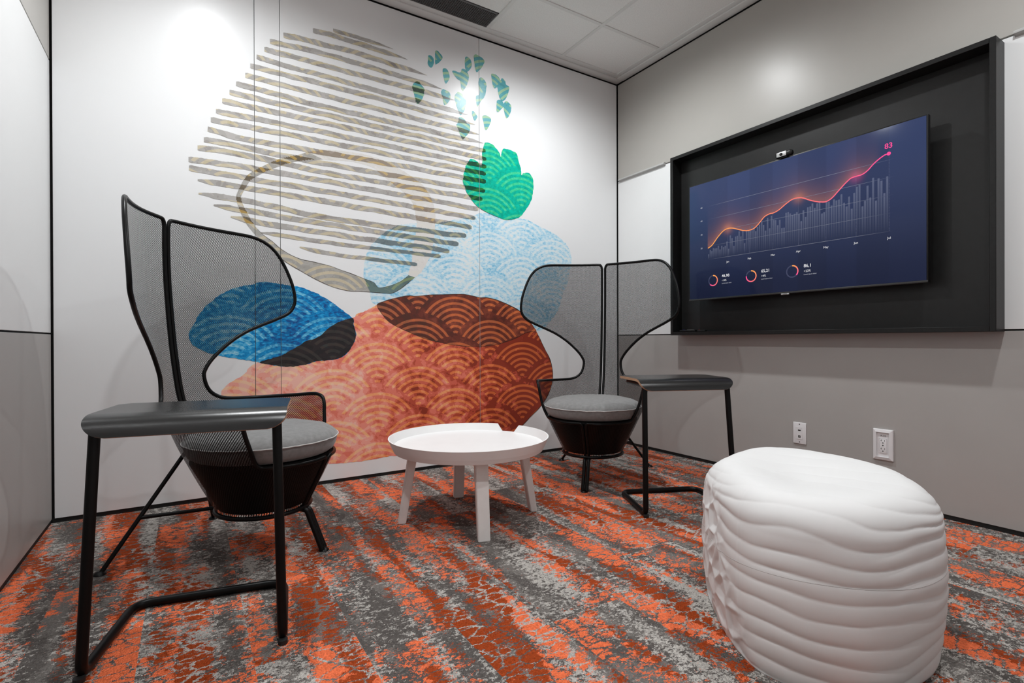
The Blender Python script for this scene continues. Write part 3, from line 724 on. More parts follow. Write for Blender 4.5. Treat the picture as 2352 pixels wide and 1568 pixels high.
SO, SYL, SYR, SZT, SZB = .120, -.7959, -2.0702, 1.7938, 1.0688
SWD, SHD = SYL-SYR, SZT-SZB
tv = tag(empty('television', (0, 0, 0)), 'large flat television showing a navy chart dashboard inside black cabinet', 'television')
bm = bmesh.new(); add_box(bm, (-SO+.001, SYR-.006, SZB-.010), (-SO+.026, SYL+.006, SZT+.006), .002, 2)
finish(bm, 'body', M['black_plastic'], tv, smooth=True, angle=40)
box('rear_housing', (-SO+.0262, SYR+.18, SZB+.06), (-.052, SYL-.18, SZT-.16), M['black_plastic'], tv, bevel=.006)
box('wall_bracket', (-.0518, (SYL+SYR)/2-.22, 1.30), (-.0145, (SYL+SYR)/2+.22, 1.58), M['black_metal'], tv)
box('bottom_bezel', (-SO-.002, SYR-.006, SZB-.011), (-SO+.012, SYL+.006, SZB-.0005), mat_plain('bezel_grey', g(.05), .28, metal=.6), tv, bevel=.0015)
lg = box('badge', (-SO-.003, SYL-.6563, SZB-.0165), (-SO+.004, SYL-.6117, SZB-.0085), M['silver'], tv, bevel=.001)
box('badge_mark', (-SO-.0033, SYL-.6463, SZB-.0140), (-SO-.0029, SYL-.6250, SZB-.0115), M['slot_black'], lg)

def soft_emitter(m):      # a dim picture, not worth sampling as a lamp
    try: m.cycles.emission_sampling = 'NONE'
    except Exception: pass
def emat(name, rgb, s=1.0):
    m = bpy.data.materials.new(name); t = NT(m)
    p = t.bsdf(color=g(.004), rough=.10, spec=.12, emit=srgb(*rgb), emit_s=s); t.out(p); soft_emitter(m); return m
def attr_emat(name):
    m = bpy.data.materials.new(name); t = NT(m)
    a = t.n('ShaderNodeVertexColor'); a.layer_name = 'Col'
    p = t.bsdf(color=g(.004), rough=.10, spec=.12, emit_s=1.0); t.set(p.inputs['Emission Color'], a.outputs[0]); t.out(p); soft_emitter(m); return m
MSC = attr_emat('screen_picture')
def sv(u, v, d=0.0): return (-SO-.0004-d, SYL-u, SZB+v)
def color_attr(me, cols):
    ca = me.color_attributes.new('Col', 'FLOAT_COLOR', 'POINT')
    for i, c in enumerate(cols): ca.data[i].color = c

cv = [(u, v) for u, v in CURVE]
cvd = [(p.x, p.y) for p in catmull([(u, v, 0) for u, v in cv], 8)]
def curve_v(u):
    if u <= cvd[0][0]: return cvd[0][1]
    for a, b in zip(cvd, cvd[1:]):
        if a[0] <= u <= b[0]: return a[1]+(b[1]-a[1])*(u-a[0])/max(1e-6, b[0]-a[0])
    return cvd[-1][1]
MONTHS = [(.280, 'Jan'), (.4223, 'Feb'), (.5646, 'Mar'), (.7068, 'Apr'), (.8482, 'May'), (.9896, 'Jun'), (1.1307, 'Jul')]
U0, U1, VB = .1387, 1.1307, .240
def lerp3(a, b, t): return tuple(a[i]+(b[i]-a[i])*t for i in range(3))
def ss(a, b, t):
    t = max(0, min(1, (t-a)/(b-a))); return t*t*(3-2*t)
# screen picture: gradient navy, month columns and the warm glow that sits on the curve
nu, nv = 200, 116
vs, cs, fs = [], [], []
top, bot = srgb(56, 68, 104), srgb(19, 25, 48)
warm = srgb(232, 142, 96); pinkc = srgb(240, 90, 150)
for j in range(nv+1):
    for i in range(nu+1):
        u, v = SWD*i/nu, SHD*j/nv
        c = lerp3(bot, top, ss(0, 1.0, v/SHD)**.9)
        c = lerp3(c, srgb(28, 38, 74), .25*u/SWD)
        if U0 <= u <= U1:
            k = sum(1 for m in MONTHS if u > m[0])
            tone = (0.0, .05, -.02, .04, -.03, .03, -.04, 0)[k]
            c = tuple(max(0, x*(1+tone*2)) for x in c)
            dv = v-curve_v(u)
            if dv > 0:
                gl = .26*math.exp(-dv/.055)*(1 if u < 1.0 else max(0, 1-(u-1.0)/.10))
                c = lerp3(c, warm, max(0, gl))
            for gu, gc, ga in ((.280, warm, .30), (.7068, warm, .26), (.9896, pinkc, .24)):
                rr = sqrt((u-gu)**2+(v-curve_v(gu))**2)
                c = lerp3(c, gc, ga*math.exp(-(rr/.028)**2))
        vs.append(sv(u, v)); cs.append((*c, 1))
for j in range(nv):
    for i in range(nu):
        a = j*(nu+1)+i; fs.append((a, a+nu+1, a+nu+2, a+1))
scr = raw('screen', vs, fs, MSC, tv); color_attr(scr.data, cs)

def sc_strip(name, pts, hw, cols, d, parent=scr):
    vs, fs, cc = [], [], []
    for i, (u, v) in enumerate(pts):
        a, b = pts[max(0, i-1)], pts[min(len(pts)-1, i+1)]
        du, dv = b[0]-a[0], b[1]-a[1]; l = math.hypot(du, dv) or 1
        nx, ny = -dv/l*hw, du/l*hw
        vs += [sv(u-nx, v-ny, d), sv(u+nx, v+ny, d)]; c = cols(i/(len(pts)-1)); cc += [c, c]
    for i in range(len(pts)-1): fs.append((2*i, 2*i+1, 2*i+3, 2*i+2))
    o = raw(name, vs, fs, MSC, parent); color_attr(o.data, cc); return o
OR, PK = srgb(255, 168, 78), srgb(255, 78, 150)
md = srgb(250, 120, 110)
def grad3(t): return (*(lerp3(OR, md, t*2) if t < .5 else lerp3(md, PK, min(1, t*2-1))), 1)
# faded bars
for (u, v) in BARS:
    w_ = .0043; vs = [sv(u-w_, VB, .0002), sv(u+w_, VB, .0002), sv(u+w_, v, .0002), sv(u-w_, v, .0002)]
    c0 = lerp3(bot, top, ss(0, 1, VB/SHD)); c1 = lerp3(lerp3(bot, top, ss(0, 1, v/SHD)), srgb(150, 156, 180), .24)
    o = raw('bar', vs, [(0, 3, 2, 1)], MSC, scr); color_attr(o.data, [(*c0, 1), (*c0, 1), (*c1, 1), (*c1, 1)])
for v, a in ((.572, .30), (.490, .26), (.4075, .24), (.324, .22), (.240, .30)):
    def gc(t, a=a, v=v):
        e = a*min(1, t*6, (1-t)*6); return (*lerp3(lerp3(bot, top, ss(0, 1, v/SHD)), srgb(205, 208, 220), e), 1)
    sc_strip('grid_line', [(U0-.005+k*(U1+.025-U0)/12, v) for k in range(13)], .0008, gc, .0004)
for u, _m in MONTHS:
    bm = bmesh.new(); v = VB+.004; vt = curve_v(u)+.02
    while v < vt:
        bm.faces.new([bm.verts.new(sv(u+a, v+b, .0003)) for a, b in ((-.0006, 0), (-.0006, .003), (.0006, .003), (.0006, 0))]); v += .007
    finish(bm, 'dotted_line', emat('dots_'+_m, (112, 116, 140)), scr)
sc_strip('trend_curve', cvd, .0026, grad3, .0006)
def disc(name, u, v, r, mat, d):
    return raw(name, [sv(u+r*cos(2*pi*k/24), v+r*sin(2*pi*k/24), d) for k in range(24)], [list(range(24))[::-1]], mat, scr)
m_pink = emat('pink_glow', (255, 78, 150)); m_white = emat('white_text', (222, 222, 226)); m_soft = emat('soft_text', (186, 188, 198))
disc('trend_dot', 1.1297, curve_v(1.1297), .0085, m_pink, .0008)
def sc_text(body, u, v, size, mat, align='LEFT', bold=0.0):
    o = text_mesh('screen_text', body, size, mat, scr, align, bold)
    o.matrix_local = Matrix(((0, 0, -1, -SO-.0012), (-1, 0, 0, SYL-u), (0, 1, 0, SZB+v), (0, 0, 0, 1)))
    return o
sc_text('83', 1.1290, .6265, .034, m_pink, 'CENTER', .0004)
for (v, s) in ((.5723, '80'), (.4891, '60'), (.4031, '40'), (.3175, '20')): sc_text(s, .0915, v-.005, .0135, m_soft, 'CENTER')
for u, s in MONTHS: sc_text(s, u, .2045, .0155, m_white, 'CENTER')
for cu, (num, pct), frac, st in ((.1759, ('46,98', '-14%'), .62, 0), (.4328, ('65,21', '+4%'), .76, .0), (.6737, ('86,1', '+23%'), .37, 0)):
    cvv, ro, ri = .1058, .0340, .0275
    def arc(name, a0, a1, colf, d):
        n = 40; vs, fs, cc = [], [], []
        for k in range(n+1):
            a = pi/2-(a0+(a1-a0)*k/n)*2*pi
            vs += [sv(cu+ri*cos(a), cvv+ri*sin(a), d), sv(cu+ro*cos(a), cvv+ro*sin(a), d)]; c = colf(k/n); cc += [c, c]
        for k in range(n): fs.append((2*k, 2*k+1, 2*k+3, 2*k+2))
        o = raw(name, vs, fs, MSC, scr); color_attr(o.data, cc)
    arc('donut_track', 0, 1, lambda t: srgb(62, 66, 92), .0004)
    arc('donut_arc', 0, frac, grad3, .0008)
    tu = {.1759: .2383, .4328: .4949, .6737: .7354}[cu]
    sc_text(num, tu, .1200, .0235, m_white, 'LEFT', .0003); sc_text(pct, tu, .0945, .0162, m_white); sc_text('Lorem ipsum dolor', tu, .0795, .0086, m_soft)

# ---- webcam on the television
wc = tag(empty('webcam', (-SO+.008, -1.4255, SZT+.0062)), 'small black webcam with silver face clipped on top of television', 'webcam')
bm = bmesh.new()
pts2 = []
add_box(bm, (-.020, -.0475, .004), (.010, .0475, .034), .012, 5)
finish(bm, 'body', M['black_plastic'], wc, smooth=True, angle=50)
box('face_plate', (-.0212, -.018, .007), (-.0195, .036, .031), M['silver'], wc, bevel=.0007)
bm = bmesh.new(); lathe(bm, [(0, .006), (.005, .006), (.0075, .004), (.0085, 0), (0, 0)], 24)
ln = finish(bm, 'lens', M['slot_black'], wc, smooth=True, angle=40); ln.rotation_euler = (0, -pi/2, 0); ln.location = (-.0212, .010, .019)
box('clip', (-.016, -.020, 0), (.014, .020, .0045), M['black_plastic'], wc, bevel=.001)

# ---- remote control and a small puck on the cabinet's bottom board
rc = tag(empty('remote_control', (-.060, -.735, CZ0+BT+.0003), 0), 'slim black remote control lying at left end of cabinet floor', 'remote control')
box('body', (-.018, -.062, 0), (.018, .062, .013), M['black_plastic'], rc, bevel=.004, seg=3)
box('blue_button', (-.014, .026, .0131), (-.009, .031, .0145), mat_plain('btn_blue', srgb(60, 60, 190), .4), rc)
for k in range(5): box('button', (-.012, -.002-.011*k, .0131), (-.006, .003-.011*k, .0142), M['rail'], rc)
rp = tag(empty('remote_control', (-.052, -.836, CZ0+BT+.0003), 0), 'short black pocket remote with a red button beside the longer remote', 'remote control')
box('body', (-.014, -.030, 0), (.014, .030, .011), M['black_plastic'], rp, bevel=.004, seg=3)
box('red_button', (-.011, .010, .0111), (-.005, .018, .0125), mat_plain('btn_red', srgb(150, 20, 24), .4), rp)

# ================================================================== wall outlets (built facing -x)
do = tag(empty('data_outlet', (0, -1.443, .288)), 'white wall plate with video port and network jack, left of power outlet', 'wall plate')
box('plate', (-.006, -.036, -.059), (-.0003, .036, .059), M['plate_white'], do, bevel=.0022, seg=3)
ins = box('insert', (-.0072, -.0165, -.034), (-.006, .0165, .034), M['plate_white'], do, bevel=.0004, seg=1)
box('video_port', (-.0078, -.0075, .013), (-.0070, .0075, .019), M['slot_black'], ins)
box('network_jack', (-.0078, -.0065, -.025), (-.0070, .0065, -.013), M['slot_black'], ins)
box('jack_contact', (-.0082, -.003, -.022), (-.0076, .003, -.017), M['rail'], ins)
for z in (.049, -.049):
    bm = bmesh.new(); lathe(bm, [(0, .0006), (.0026, .0006), (.003, 0), (0, 0)], 16)
    s = finish(bm, 'screw', M['slot_black'], do); s.rotation_euler = (0, -pi/2, 0); s.location = (-.0060, 0, z)
po = tag(empty('power_outlet', (0, -1.853, .293)), 'white framed double power socket marked A-35 on grey wall behind pouf', 'power outlet')
bm = bmesh.new()
def ringbox(bm, y0, z0, xo, y1, z1, xi):
    A = [bm.verts.new((xo, s*y0, t*z0)) for s, t in ((-1, -1), (1, -1), (1, 1), (-1, 1))]
    B = [bm.verts.new((xi, s*y1, t*z1)) for s, t in ((-1, -1), (1, -1), (1, 1), (-1, 1))]
    for k in range(4): bm.faces.new((A[k], A[(k+1) % 4], B[(k+1) % 4], B[k]))
ringbox(bm, .043, .075, -.0003, .043, .075, -.008); ringbox(bm, .043, .075, -.008, .041, .073, -.010); ringbox(bm, .041, .073, -.010, .028, .060, -.014); ringbox(bm, .028, .060, -.014, .0265, .0585, -.004)
bmesh.ops.remove_doubles(bm, verts=bm.verts, dist=1e-6)
finish(bm, 'frame', M['plate_white'], po)
cp = box('cover', (-.006, -.0265, -.0585), (-.002, .0265, .0585), M['plate_white'], po, bevel=.0005, seg=1)
rcp = box('receptacle', (-.0085, -.0165, -.040), (-.006, .0165, .030), M['plate_white'], po, bevel=.003, seg=3)
for zc in (.016, -.024):
    box('slot', (-.0089, .0058, zc+.0000), (-.0084, .0074, zc+.0085), M['slot_black'], rcp)
    box('slot', (-.0089, .0062, zc+.0034), (-.0084, .0108, zc+.0050), M['slot_black'], rcp)
    box('slot', (-.0089, -.0078, zc+.0002), (-.0084, -.0062, zc+.0080), M['slot_black'], rcp)
    bm = bmesh.new(); lathe(bm, [(0, .0005), (.0026, .0005), (.0026, 0), (0, 0)], 16)
    s = finish(bm, 'ground_hole', M['slot_black'], rcp); s.rotation_euler = (0, -pi/2, 0); s.location = (-.0085, 0, zc-.0075)
bm = bmesh.new(); lathe(bm, [(0, .0005), (.0028, .0005), (.0028, 0), (0, 0)], 16)
s = finish(bm, 'centre_screw', M['slot_black'], rcp); s.rotation_euler = (0, -pi/2, 0); s.location = (-.0085, 0, -.0035)
tx = text_mesh('marking', 'A-35', .0125, M['slot_black'], cp, 'CENTER')
tx.matrix_local = Matrix(((0, 0, -1, -.0063), (-1, 0, 0, 0), (0, 1, 0, .0385), (0, 0, 0, 1)))

# ================================================================== coffee table
CTX, CTY = -1.790, -.915
ct = tag(empty('coffee_table', (CTX, CTY, 0)), 'low round white tray-top coffee table with four splayed legs', 'coffee table')
RT, RB, ZT_, ZBt, ZS = .3645, .339, .372, .312, .338
nA, nB, dA, dB = radians(38.5), radians(18.0), radians(32.6), radians(21.6)
bm = bmesh.new()
lathe(bm, [(0, ZBt), (RB-.012, ZBt), (RB, ZBt+.003), (RB+(RT-RB)*(ZS-ZBt)/(ZT_-ZBt), ZS), ], 120)
lathe(bm, [(RB+(RT-RB)*(ZS-ZBt)/(ZT_-ZBt), ZS), (0, ZS)], 120)
bmesh.ops.remove_doubles(bm, verts=bm.verts, dist=1e-5)
finish(bm, 'tray_base', M['white_paint'], ct, smooth=True, angle=35)
# rim with the spout-like notch
def rr_at(z): return RB+(RT-RB)*(z-ZBt)/(ZT_-ZBt)
bm = bmesh.new()
angs = []
n = 150; span = 2*pi-(nA-nB)
cols_ = [nA+span*k/n for k in range(n+1)]
colsl = []
for a in cols_: colsl.append((a, a))
# top runs nA..nB, bottom runs dA..dB so the notch walls slant
T, Bm, Ti, Bi = [], [], [], []
spanb = 2*pi-(dA-dB)
for k in range(n+1):
    at_ = nA+span*k/n; ab = dA+spanb*k/n
    e = abs(k/n-.5)*2
    a_bot = at_+(ab-at_)*ss(.93, 1, e)
    ro, rb_ = RT, rr_at(ZS-.004)
    T.append(bm.verts.new((ro*cos(at_), ro*sin(at_), ZT_))); Ti.append(bm.verts.new(((ro-.006)*cos(at_), (ro-.006)*sin(at_), ZT_)))
    Bm.append(bm.verts.new((rb_*cos(a_bot), rb_*sin(a_bot), ZS-.004))); Bi.append(bm.verts.new(((rb_-.009)*cos(a_bot), (rb_-.009)*sin(a_bot), ZS-.004)))
for k in range(n):
    bm.faces.new((Bm[k], Bm[k+1], T[k+1], T[k])); bm.faces.new((T[k], T[k+1], Ti[k+1], Ti[k])); bm.faces.new((Ti[k], Ti[k+1], Bi[k+1], Bi[k]))
for k in (0, n): bm.faces.new((Bm[k], T[k], Ti[k], Bi[k]))
finish(bm, 'tray_rim', M['white_paint'], ct, smooth=True, angle=35)
def rect_leg():
    bm = bmesh.new()
    A = [bm.verts.new((.305+x, y, 0)) for x, y in ((-.016, -.025), (.016, -.025), (.016, .025), (-.016, .025))]
    B = [bm.verts.new((.255+x, y, ZBt-.0003)) for x, y in ((-.019, -.027), (.019, -.027), (.019, .027), (-.019, .027))]
    for k in range(4): bm.faces.new((A[k], A[(k+1) % 4], B[(k+1) % 4], B[k]))
    bm.faces.new(A[::-1]); bm.faces.new(B)
    bmesh.ops.bevel(bm, geom=bm.edges[:], offset=.003, segments=2, affect='EDGES')
    return bm
leg0 = None
for k in range(4):
    if leg0 is None: o = leg0 = finish(rect_leg(), 'leg', M['table_leg'], ct, smooth=True, angle=40)
    else: o = link('leg', leg0.data, None, ct)
    o.rotation_euler = (0, 0, radians(-106.5+90*k))

# ================================================================== armchairs
SZ_ = [.0, .17, .30, .42, .569, .641, .781, .92, 1.06, 1.2, 1.32]; SY_ = [.08, .165, .230, .285, .352, .366, .387, .401, .412, .416, .414]
def interp(x, X, Y):
    if x <= X[0]: return Y[0]
    for a, b, c, d in zip(X, X[1:], Y, Y[1:]):
        if x <= b: return c+(d-c)*(x-a)/(b-a)
    return Y[-1]
def smooth_S(z): return (interp(z-.05, SZ_, SY_)+interp(z-.025, SZ_, SY_)+2*interp(z, SZ_, SY_)+interp(z+.025, SZ_, SY_)+interp(z+.05, SZ_, SY_))/6 if z > .3 else interp(z, SZ_, SY_)
def rho(phi, z):
    S = smooth_S(z); ap = abs(phi)
    cone = S*(1-.09*ss(.1, 1.8, ap)*ss(.40, .57, z))
    wgt = ss(.55, .80, z)
    if wgt <= 0: return cone
    c = 2.5-1.3*ss(.62, .98, z); co, s = cos(min(ap, 1.5)), sin(min(ap, 1.5))
    r = (-co+sqrt(co*co+4*c*s*s*S))/(2*c*s*s) if s > .02 else S
    return cone*(1-wgt)+r*wgt
def surf(phi, z, off=0.0):
    r = rho(phi, z)+off; return Vector((r*sin(phi), r*cos(phi), z))
def arclen(phi, z, n=14):
    s = 0; p = surf(0, z)
    for k in range(1, n+1):
        q = surf(phi*k/n, z); s += (q-p).length; p = q
    return s
OUT = [(6, 1.299), (26, 1.298), (44, 1.295), (53, 1.288), (60, 1.265), (65, 1.225), (69, 1.165), (72.5, 1.085), (74, 1.015), (73.2, .972), (70.5, .938), (64, .908), (57, .884),
       (46.5, .848), (35.5, .798), (25, .735), (20, .69), (18.9, .66), (20.5, .615), (24.5, .583), (32.5, .563), (50, .559), (78, .564), (95, .571), (102, .569), (107, .556), (109.5, .53),
       (111, .49), (114, .43), (116, .39), (118.5, .374), (124, .367), (150, .364), (165, .363)]
ZR = .170
TS, TF = 1.25, 2.6     # degrees by which the two halves stand off the back and front spine
def half_outline():
    top = [(TS+.1, 1.270), (TS+1.2, 1.292)]+OUT
    pts = catmull([(radians(a), z, 0) for a, z in top], 4)
    pts = [(p.x, p.y) for p in pts]
    def fphi(z): return pi-.008/rho(pi, z)
    pts += [(fphi(.36)-.045, .3655), (fphi(.355)-.012, .358), (fphi(.34), .340)]
    front = [(fphi(z), z) for z in (.30, .26, .22, ZR)]
    bottom = [(pi-.05-(pi-.1)*k/40, ZR) for k in range(1, 40)]
    def bphi(z): return .0098/rho(0, z)
    back = [(bphi(z), z) for z in [ZR+(1.262-ZR)*k/40 for k in range(0, 41)]]
    return pts, front, bottom, back
def build_chair():
    root = empty('mesh_armchair')
    pts, front, bottom, back = half_outline()
    loop2 = pts+front+bottom+back
    SCL = .42
    v2 = [Vector((a*SCL, z)) for a, z in loop2]
    nb = len(v2); edges = [(i, (i+1) % nb) for i in range(nb)]
    poly = [(v.x, v.y) for v in v2]
    allv = list(v2)
    z = ZR+.012
    while z < 1.30:
        x = .012
        while x < pi*SCL:
            if poly_in((x, z), poly):
                if min((abs(x-p[0])+abs(z-p[1])) for p in poly) > .010: allv.append(Vector((x, z)))
            x += .020
        z += .020
    res = delaunay_2d_cdt(allv, edges, [], 1, 1e-6)
    ov, _, of = res[0], res[1], res[2]
    for side, sgn in (('left', 1), ('right', -1)):
        vs = []; uv = []
        for q in ov:
            ph, zz = q.x/SCL, q.y
            p = surf(ph, zz); vs.append((p.x*sgn, p.y, p.z)); uv.append((arclen(ph, zz), zz*1.05))
        raw('mesh_panel', vs, [list(f) if sgn < 0 else list(f)[::-1] for f in of], M['wire_mesh'], root, smooth=True, uvs=uv)
        path = [surf(a, zz) for a, zz in (back+pts+front)]
        path = [Vector((p.x*sgn, p.y, p.z)) for p in path]
        tube_obj('edge_tube', resample(path, .012), .0077, M['black_metal'], root, 8)
    tube_obj('base_ring', [(.169*cos(2*pi*k/64), .169*sin(2*pi*k/64), ZR-.002) for k in range(64)], .0085, M['black_metal'], root, 10, True)
    # dark seat support inside the basket
    bm = bmesh.new()
    lathe(bm, [(0, .181), (.160, .181), (interp(.375, SZ_, SY_)-.012, .362), (interp(.375, SZ_, SY_)-.016, .372), (0, .374)], 64)
    finish(bm, 'seat_pan', M['seat_pan'], root, smooth=True, angle=30)
    # cushion
    bm = bmesh.new(); R_ = .272; seg = 96
    prof = [(0, .3745), (.22, .3745), (.245, .377), (.258, .386), (.266, .402), (.272, .424), (.273, .434), (.268, .444), (.256, .456), (.235, .466), (.20, .475), (.14, .4815), (.07, .484), (0, .4848)]
    prof2 = []
    for (r0, z0_), (r1, z1_) in zip(prof, prof[1:]):
        m_ = 2 if r1 > .2 else 1
        for k in range(m_): prof2.append((r0+(r1-r0)*k/m_, z0_+(z1_-z0_)*k/m_))
    prof2.append(prof[-1])
    lathe(bm, prof2, seg)
    for v in bm.verts:
        r = math.hypot(v.co.x, v.co.y); a = atan2(v.co.y, v.co.x)
        if r > .2 and v.co.z > .378:
            wv = noise.noise(Vector((cos(a)*9, sin(a)*9, v.co.z*30)))*.0022+noise.noise(Vector((cos(a)*26, sin(a)*26, 3)))*.0016*ss(.2, .26, r)
            v.co.z += wv; f = 1+wv*.6/r; v.co.x *= f; v.co.y *= f
        elif v.co.z > .46: v.co.z += noise.noise(v.co*9)*.004
    cu = finish(bm, 'cushion', M['cushion_top'], root, smooth=True)
    tube_obj('piping', [((.2755+.0012*noise.noise(Vector((cos(t_)*9, sin(t_)*9, 1))))*cos(t_), (.2755+.0012*noise.noise(Vector((cos(t_)*9, sin(t_)*9, 1))))*sin(t_), .434+.0022*noise.noise(Vector((cos(t_)*9, sin(t_)*9, 13)))) for t_ in [2*pi*k/96 for k in range(96)]], .0022, M['piping'], cu, 6, True)
    # legs
    def foot(parent, x, y):
        bm = bmesh.new(); lathe(bm, [(0, 0), (.019, 0), (.020, .002), (.017, .006), (.009, .012), (0, .012)], 24, (x, y))
        finish(bm, 'foot', M['black_metal'], parent, smooth=True, angle=40)
    for s in (-1, 1):
        lg_ = tube_obj('front_leg', fillet([(.0105*s, -.145, .160), (.0105*s, -.180, .158), (.0105*s, -.242, .006)], .02), .0100, M['black_metal'], root)
    foot(root, 0, -.244)
    for s in (-1, 1):
        lg_ = tube_obj('rear_leg', [(.006*s, .289, .423), (.286*s, .429, .004)], .0078, M['black_metal'], root)
        foot(lg_, .288*s, .430)
    for s in (-1, 1):
        tube_obj('brace', [(.052*s, .158, ZR-.002), (.178*s, .376, .163)], .0072, M['black_metal'], root)
    return root
chair = build_chair()
chair.location = (-2.635, -.806, 0); chair.rotation_euler = (0, 0, .896)
tag(chair, 'black mesh wingback armchair at left, nearest the camera, its grey seat facing right', 'armchair', 'black mesh wingback armchairs')
chair2 = copy_tree(chair)
chair2.location = (-.908, -.750, 0); chair2.rotation_euler = (0, 0, -.889)
tag(chair2, 'black mesh wingback armchair in the far corner beside the television', 'armchair', 'black mesh wingback armchairs')

# ================================================================== laptop side tables
def build_side_table():
    root = empty('side_table')
    r = .0128
    path = [(-.200, .265, .6000), (-.206, .048, .598), (-.221, 0, r+.0005), (-.207, .351, r+.0005), (.207, .351, r+.0005), (.221, 0, r+.0005), (.206, .048, .598), (.200, .265, .6000)]
    tube_obj('frame_tube', fillet(path, [0, .028, .030, .055, .055, .030, .028, 0], 8), r, M['black_metal'], root, 14)
    # moulded plywood top: flat over the arm, waterfall edge over the legs
    prof = [(.326, .6255), (.21, .6255), (.105, .6255), (.075, .6240), (.052, .6180), (.036, .606), (.026, .590), (.021, .573)]
    prof = [(p.x, p.y) for p in catmull([(a, b, 0) for a, b in prof], 5)]
    th = .0125; n = len(prof)
    nor = []
    for i in range(n):
        a, b = prof[max(0, i-1)], prof[min(n-1, i+1)]
        d = Vector((b[0]-a[0], b[1]-a[1])).normalized(); nor.append((d.y, -d.x))
    def half(i):   # rounded corners: half width of the row i
        y = prof[i][0]; s = sum(math.hypot(prof[k+1][0]-prof[k][0], prof[k+1][1]-prof[k][1]) for k in range(i, n-1))
        w_ = .232
        if s < .05: w_ -= .05-sqrt(max(0, .05**2-(.05-s)**2))
        s0 = sum(math.hypot(prof[k+1][0]-prof[k][0], prof[k+1][1]-prof[k][1]) for k in range(0, i))
        if s0 < .03: w_ -= .03-sqrt(max(0, .03**2-(.03-s0)**2))
        return w_
    # densify near both ends
    m = 16
    top, bot = [], []
    bm = bmesh.new()
    for i in range(n):
        y, z = prof[i]; ny, nz = nor[i]
        if nz < 0: ny, nz = -ny, -nz
        w_ = half(i)
        top.append([bm.verts.new((-w_+2*w_*k/m, y, z)) for k in range(m+1)])
        bot.append([bm.verts.new((-w_+2*w_*k/m, y-ny*th if False else y-(-abs(ny) if i > 8 else 0)*0-ny*th, z-nz*th)) for k in range(m+1)])
    tf, bf, ef = [], [], []
    for i in range(n-1):
        for k in range(m):
            tf.append(bm.faces.new((top[i][k], top[i][k+1], top[i+1][k+1], top[i+1][k])))
            bf.append(bm.faces.new((bot[i][k], bot[i+1][k], bot[i+1][k+1], bot[i][k+1])))
    for i in range(n-1):
        for k in (0, m): ef.append(bm.faces.new((top[i][k], top[i+1][k], bot[i+1][k], bot[i][k])))
    for i in (0, n-1):
        for k in range(m): ef.append(bm.faces.new((top[i][k], top[i][k+1], bot[i][k+1], bot[i][k])))
    for f in ef: f.material_index = 1
    for f in bf: f.material_index = 2
    finish(bm, 'table_top', [M['laminate'], M['ply_edge'], M['black_metal']], root, smooth=True, angle=40)
    for s in (-1, 1):
        bm = bmesh.new(); lathe(bm, [(0, 0), (.012, 0), (.0125, .002), (.0125, .012), (0, .012)], 20, (.222*s, -.006))
        finish(bm, 'glide', M['slot_black'], root, smooth=True, angle=40)
    return root
st = build_side_table()
st.location = (-2.892, -1.496, 0); st.rotation_euler = (0, 0, -.198)
tag(st, 'black side table with waterfall plywood top, standing over the arm of the left armchair', 'side table', 'black laptop side tables')
st2 = copy_tree(st)
st2.location = (-.913, -1.447, 0); st2.rotation_euler = (0, 0, -.412)
tag(st2, 'black side table with waterfall plywood top beside the far armchair, partly behind the pouf', 'side table', 'black laptop side tables')

# ================================================================== white carved pouf
PCX, PCY = -1.385, -2.235
POUT = [(-1.48, -1.965), (-1.35, -1.925), (-1.2, -1.91), (-1.10, -1.95), (-1.045, -2.05), (-1.040, -2.2), (-1.082, -2.343), (-1.188, -2.458), (-1.32, -2.530), (-1.48, -2.53), (-1.61, -2.49), (-1.695, -2.405), (-1.722, -2.305), (-1.69, -2.215), (-1.635, -2.13), (-1.56, -2.04)]
pouf = tag(empty('pouf', (PCX, PCY, 0)), 'large white carved foam pouf with rippled sides and dished top', 'pouf')
po_s = catmull([(x-PCX, y-PCY, 0) for x, y in POUT], 24, True)
polar = sorted((atan2(p.y, p.x), p.length) for p in po_s)
def prad(a):
    a = (a+pi) % (2*pi)-pi
    X = [q[0] for q in polar]
    if a <= X[0] or a >= X[-1]: return polar[0][1]
    lo, hi = 0, len(X)-1
    while hi-lo > 1:
        m_ = (lo+hi)//2
        if X[m_] <= a: lo = m_
        else: hi = m_
    t = (a-X[lo])/(X[hi]-X[lo]); return polar[lo][1]*(1-t)+polar[hi][1]*t
PH, RC = .435, .085
NA, NS = 400, 230
def pouf_point(a, s):
    """s 0..1: up the side, over the shoulder, to the middle of the top"""
    R_ = prad(a); Ls, Lr, Lt = PH-RC, RC*pi/2, max(.02, R_-RC)
    d = s*(Ls+Lr+Lt)
    if d < Ls:
        z = d; r = R_-.012*(1-z/Ls)**2+.010*sin(pi*z/Ls); n = Vector((1, 0, 0))
    elif d < Ls+Lr:
        q = (d-Ls)/RC; r = R_-RC+RC*cos(q); z = Ls+RC*sin(q); n = Vector((cos(q), 0, sin(q)))
    else:
        q = d-Ls-Lr; r = max(0.0, R_-RC-q); z = PH-.030*ss(0, 1, q/max(1e-4, R_-RC)); n = Vector((0, 0, 1))
    return Vector((r*cos(a), r*sin(a), z)), Vector((n.x*cos(a), n.x*sin(a), n.z))
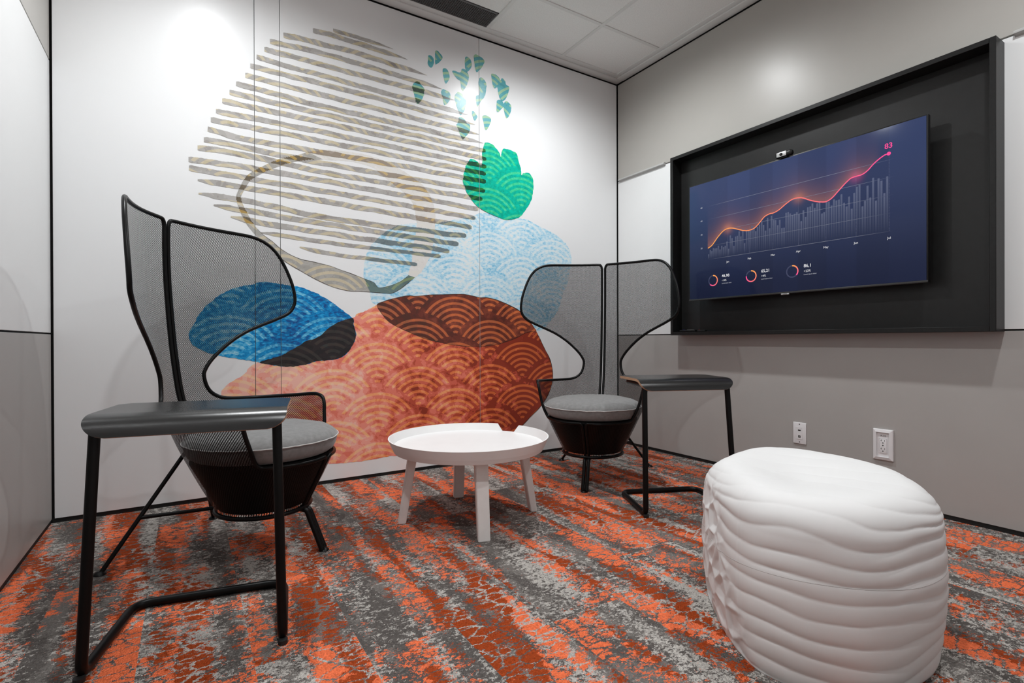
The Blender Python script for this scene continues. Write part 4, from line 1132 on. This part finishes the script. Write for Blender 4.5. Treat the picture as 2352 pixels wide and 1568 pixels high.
def ripple(p, a):
    # wandering carved ridges on the front, scallops on the narrow left end
    w = Vector((p.x*2.2, p.y*2.2, p.z*3.0))
    wob = noise.noise(w+Vector((3, 1, 7)))*.55+.42*noise.noise(w*2.4)+.10*noise.noise(w*6.0)
    ux, vf = p.x*.48-p.y*.878, -p.x*.878-p.y*.48       # along the front from left to right, and towards the room's middle
    q = (p.z+ux*.05)/.046+wob+ss(.33, .43, p.z)*(.30-vf)*.42/.046
    fr = abs(sin(pi*q))**.62
    ridge = (fr-.6)*(.0050+.0024*noise.noise(w*3+Vector((9, 0, 0))))
    v = noise.voronoi(Vector((p.x*15, p.y*15, p.z*15-ux*8)), distance_metric='DISTANCE')[0]
    cell = (.20-min(v[1]-v[0], .45))*.024
    aa = a if a > 0 else a+2*pi
    lim = 3.10-.5*ss(.05, .36, p.z)+.25*noise.noise(Vector((p.z*9, 4, 2)))
    left = (1-ss(lim-.12, lim+.28, aa))*ss(1.5, 1.9, aa)*(1-.75*ss(.33, .42, p.z))
    topf = 1-.72*ss(.36, .42, p.z)
    return (ridge*(1-left)+cell*left)*topf
vs, fs = [], []
for j in range(NS):
    s = (j/(NS-1))*.999
    for i in range(NA):
        a = -pi+2*pi*i/NA
        p, n = pouf_point(a, s)
        d = ripple(p, a)*ss(0, .02, s+.005)
        q = p+n*d; q.z = max(q.z, 0.0) if j else 0.0
        vs.append(tuple(q))
for j in range(NS-1):
    for i in range(NA): fs.append((j*NA+i, j*NA+(i+1) % NA, (j+1)*NA+(i+1) % NA, (j+1)*NA+i))
vs.append((0, 0, vs[-1][2])); c_ = len(vs)-1
for i in range(NA): fs.append(((NS-1)*NA+i, (NS-1)*NA+(i+1) % NA, c_))
vs.append((0, 0, 0)); c_ = len(vs)-1
for i in range(NA): fs.append(((i+1) % NA, i, c_))
raw('foam_body', vs, fs, M['foam'], pouf, smooth=True)
seam = []
for k in range(160):
    a = -pi+2*pi*k/160
    p, n = pouf_point(a, .345); seam.append(p+n*(ripple(p, a)-.0002))
tube_obj('glue_seam', seam, .0007, M['foam_seam'], pouf, 5, True)
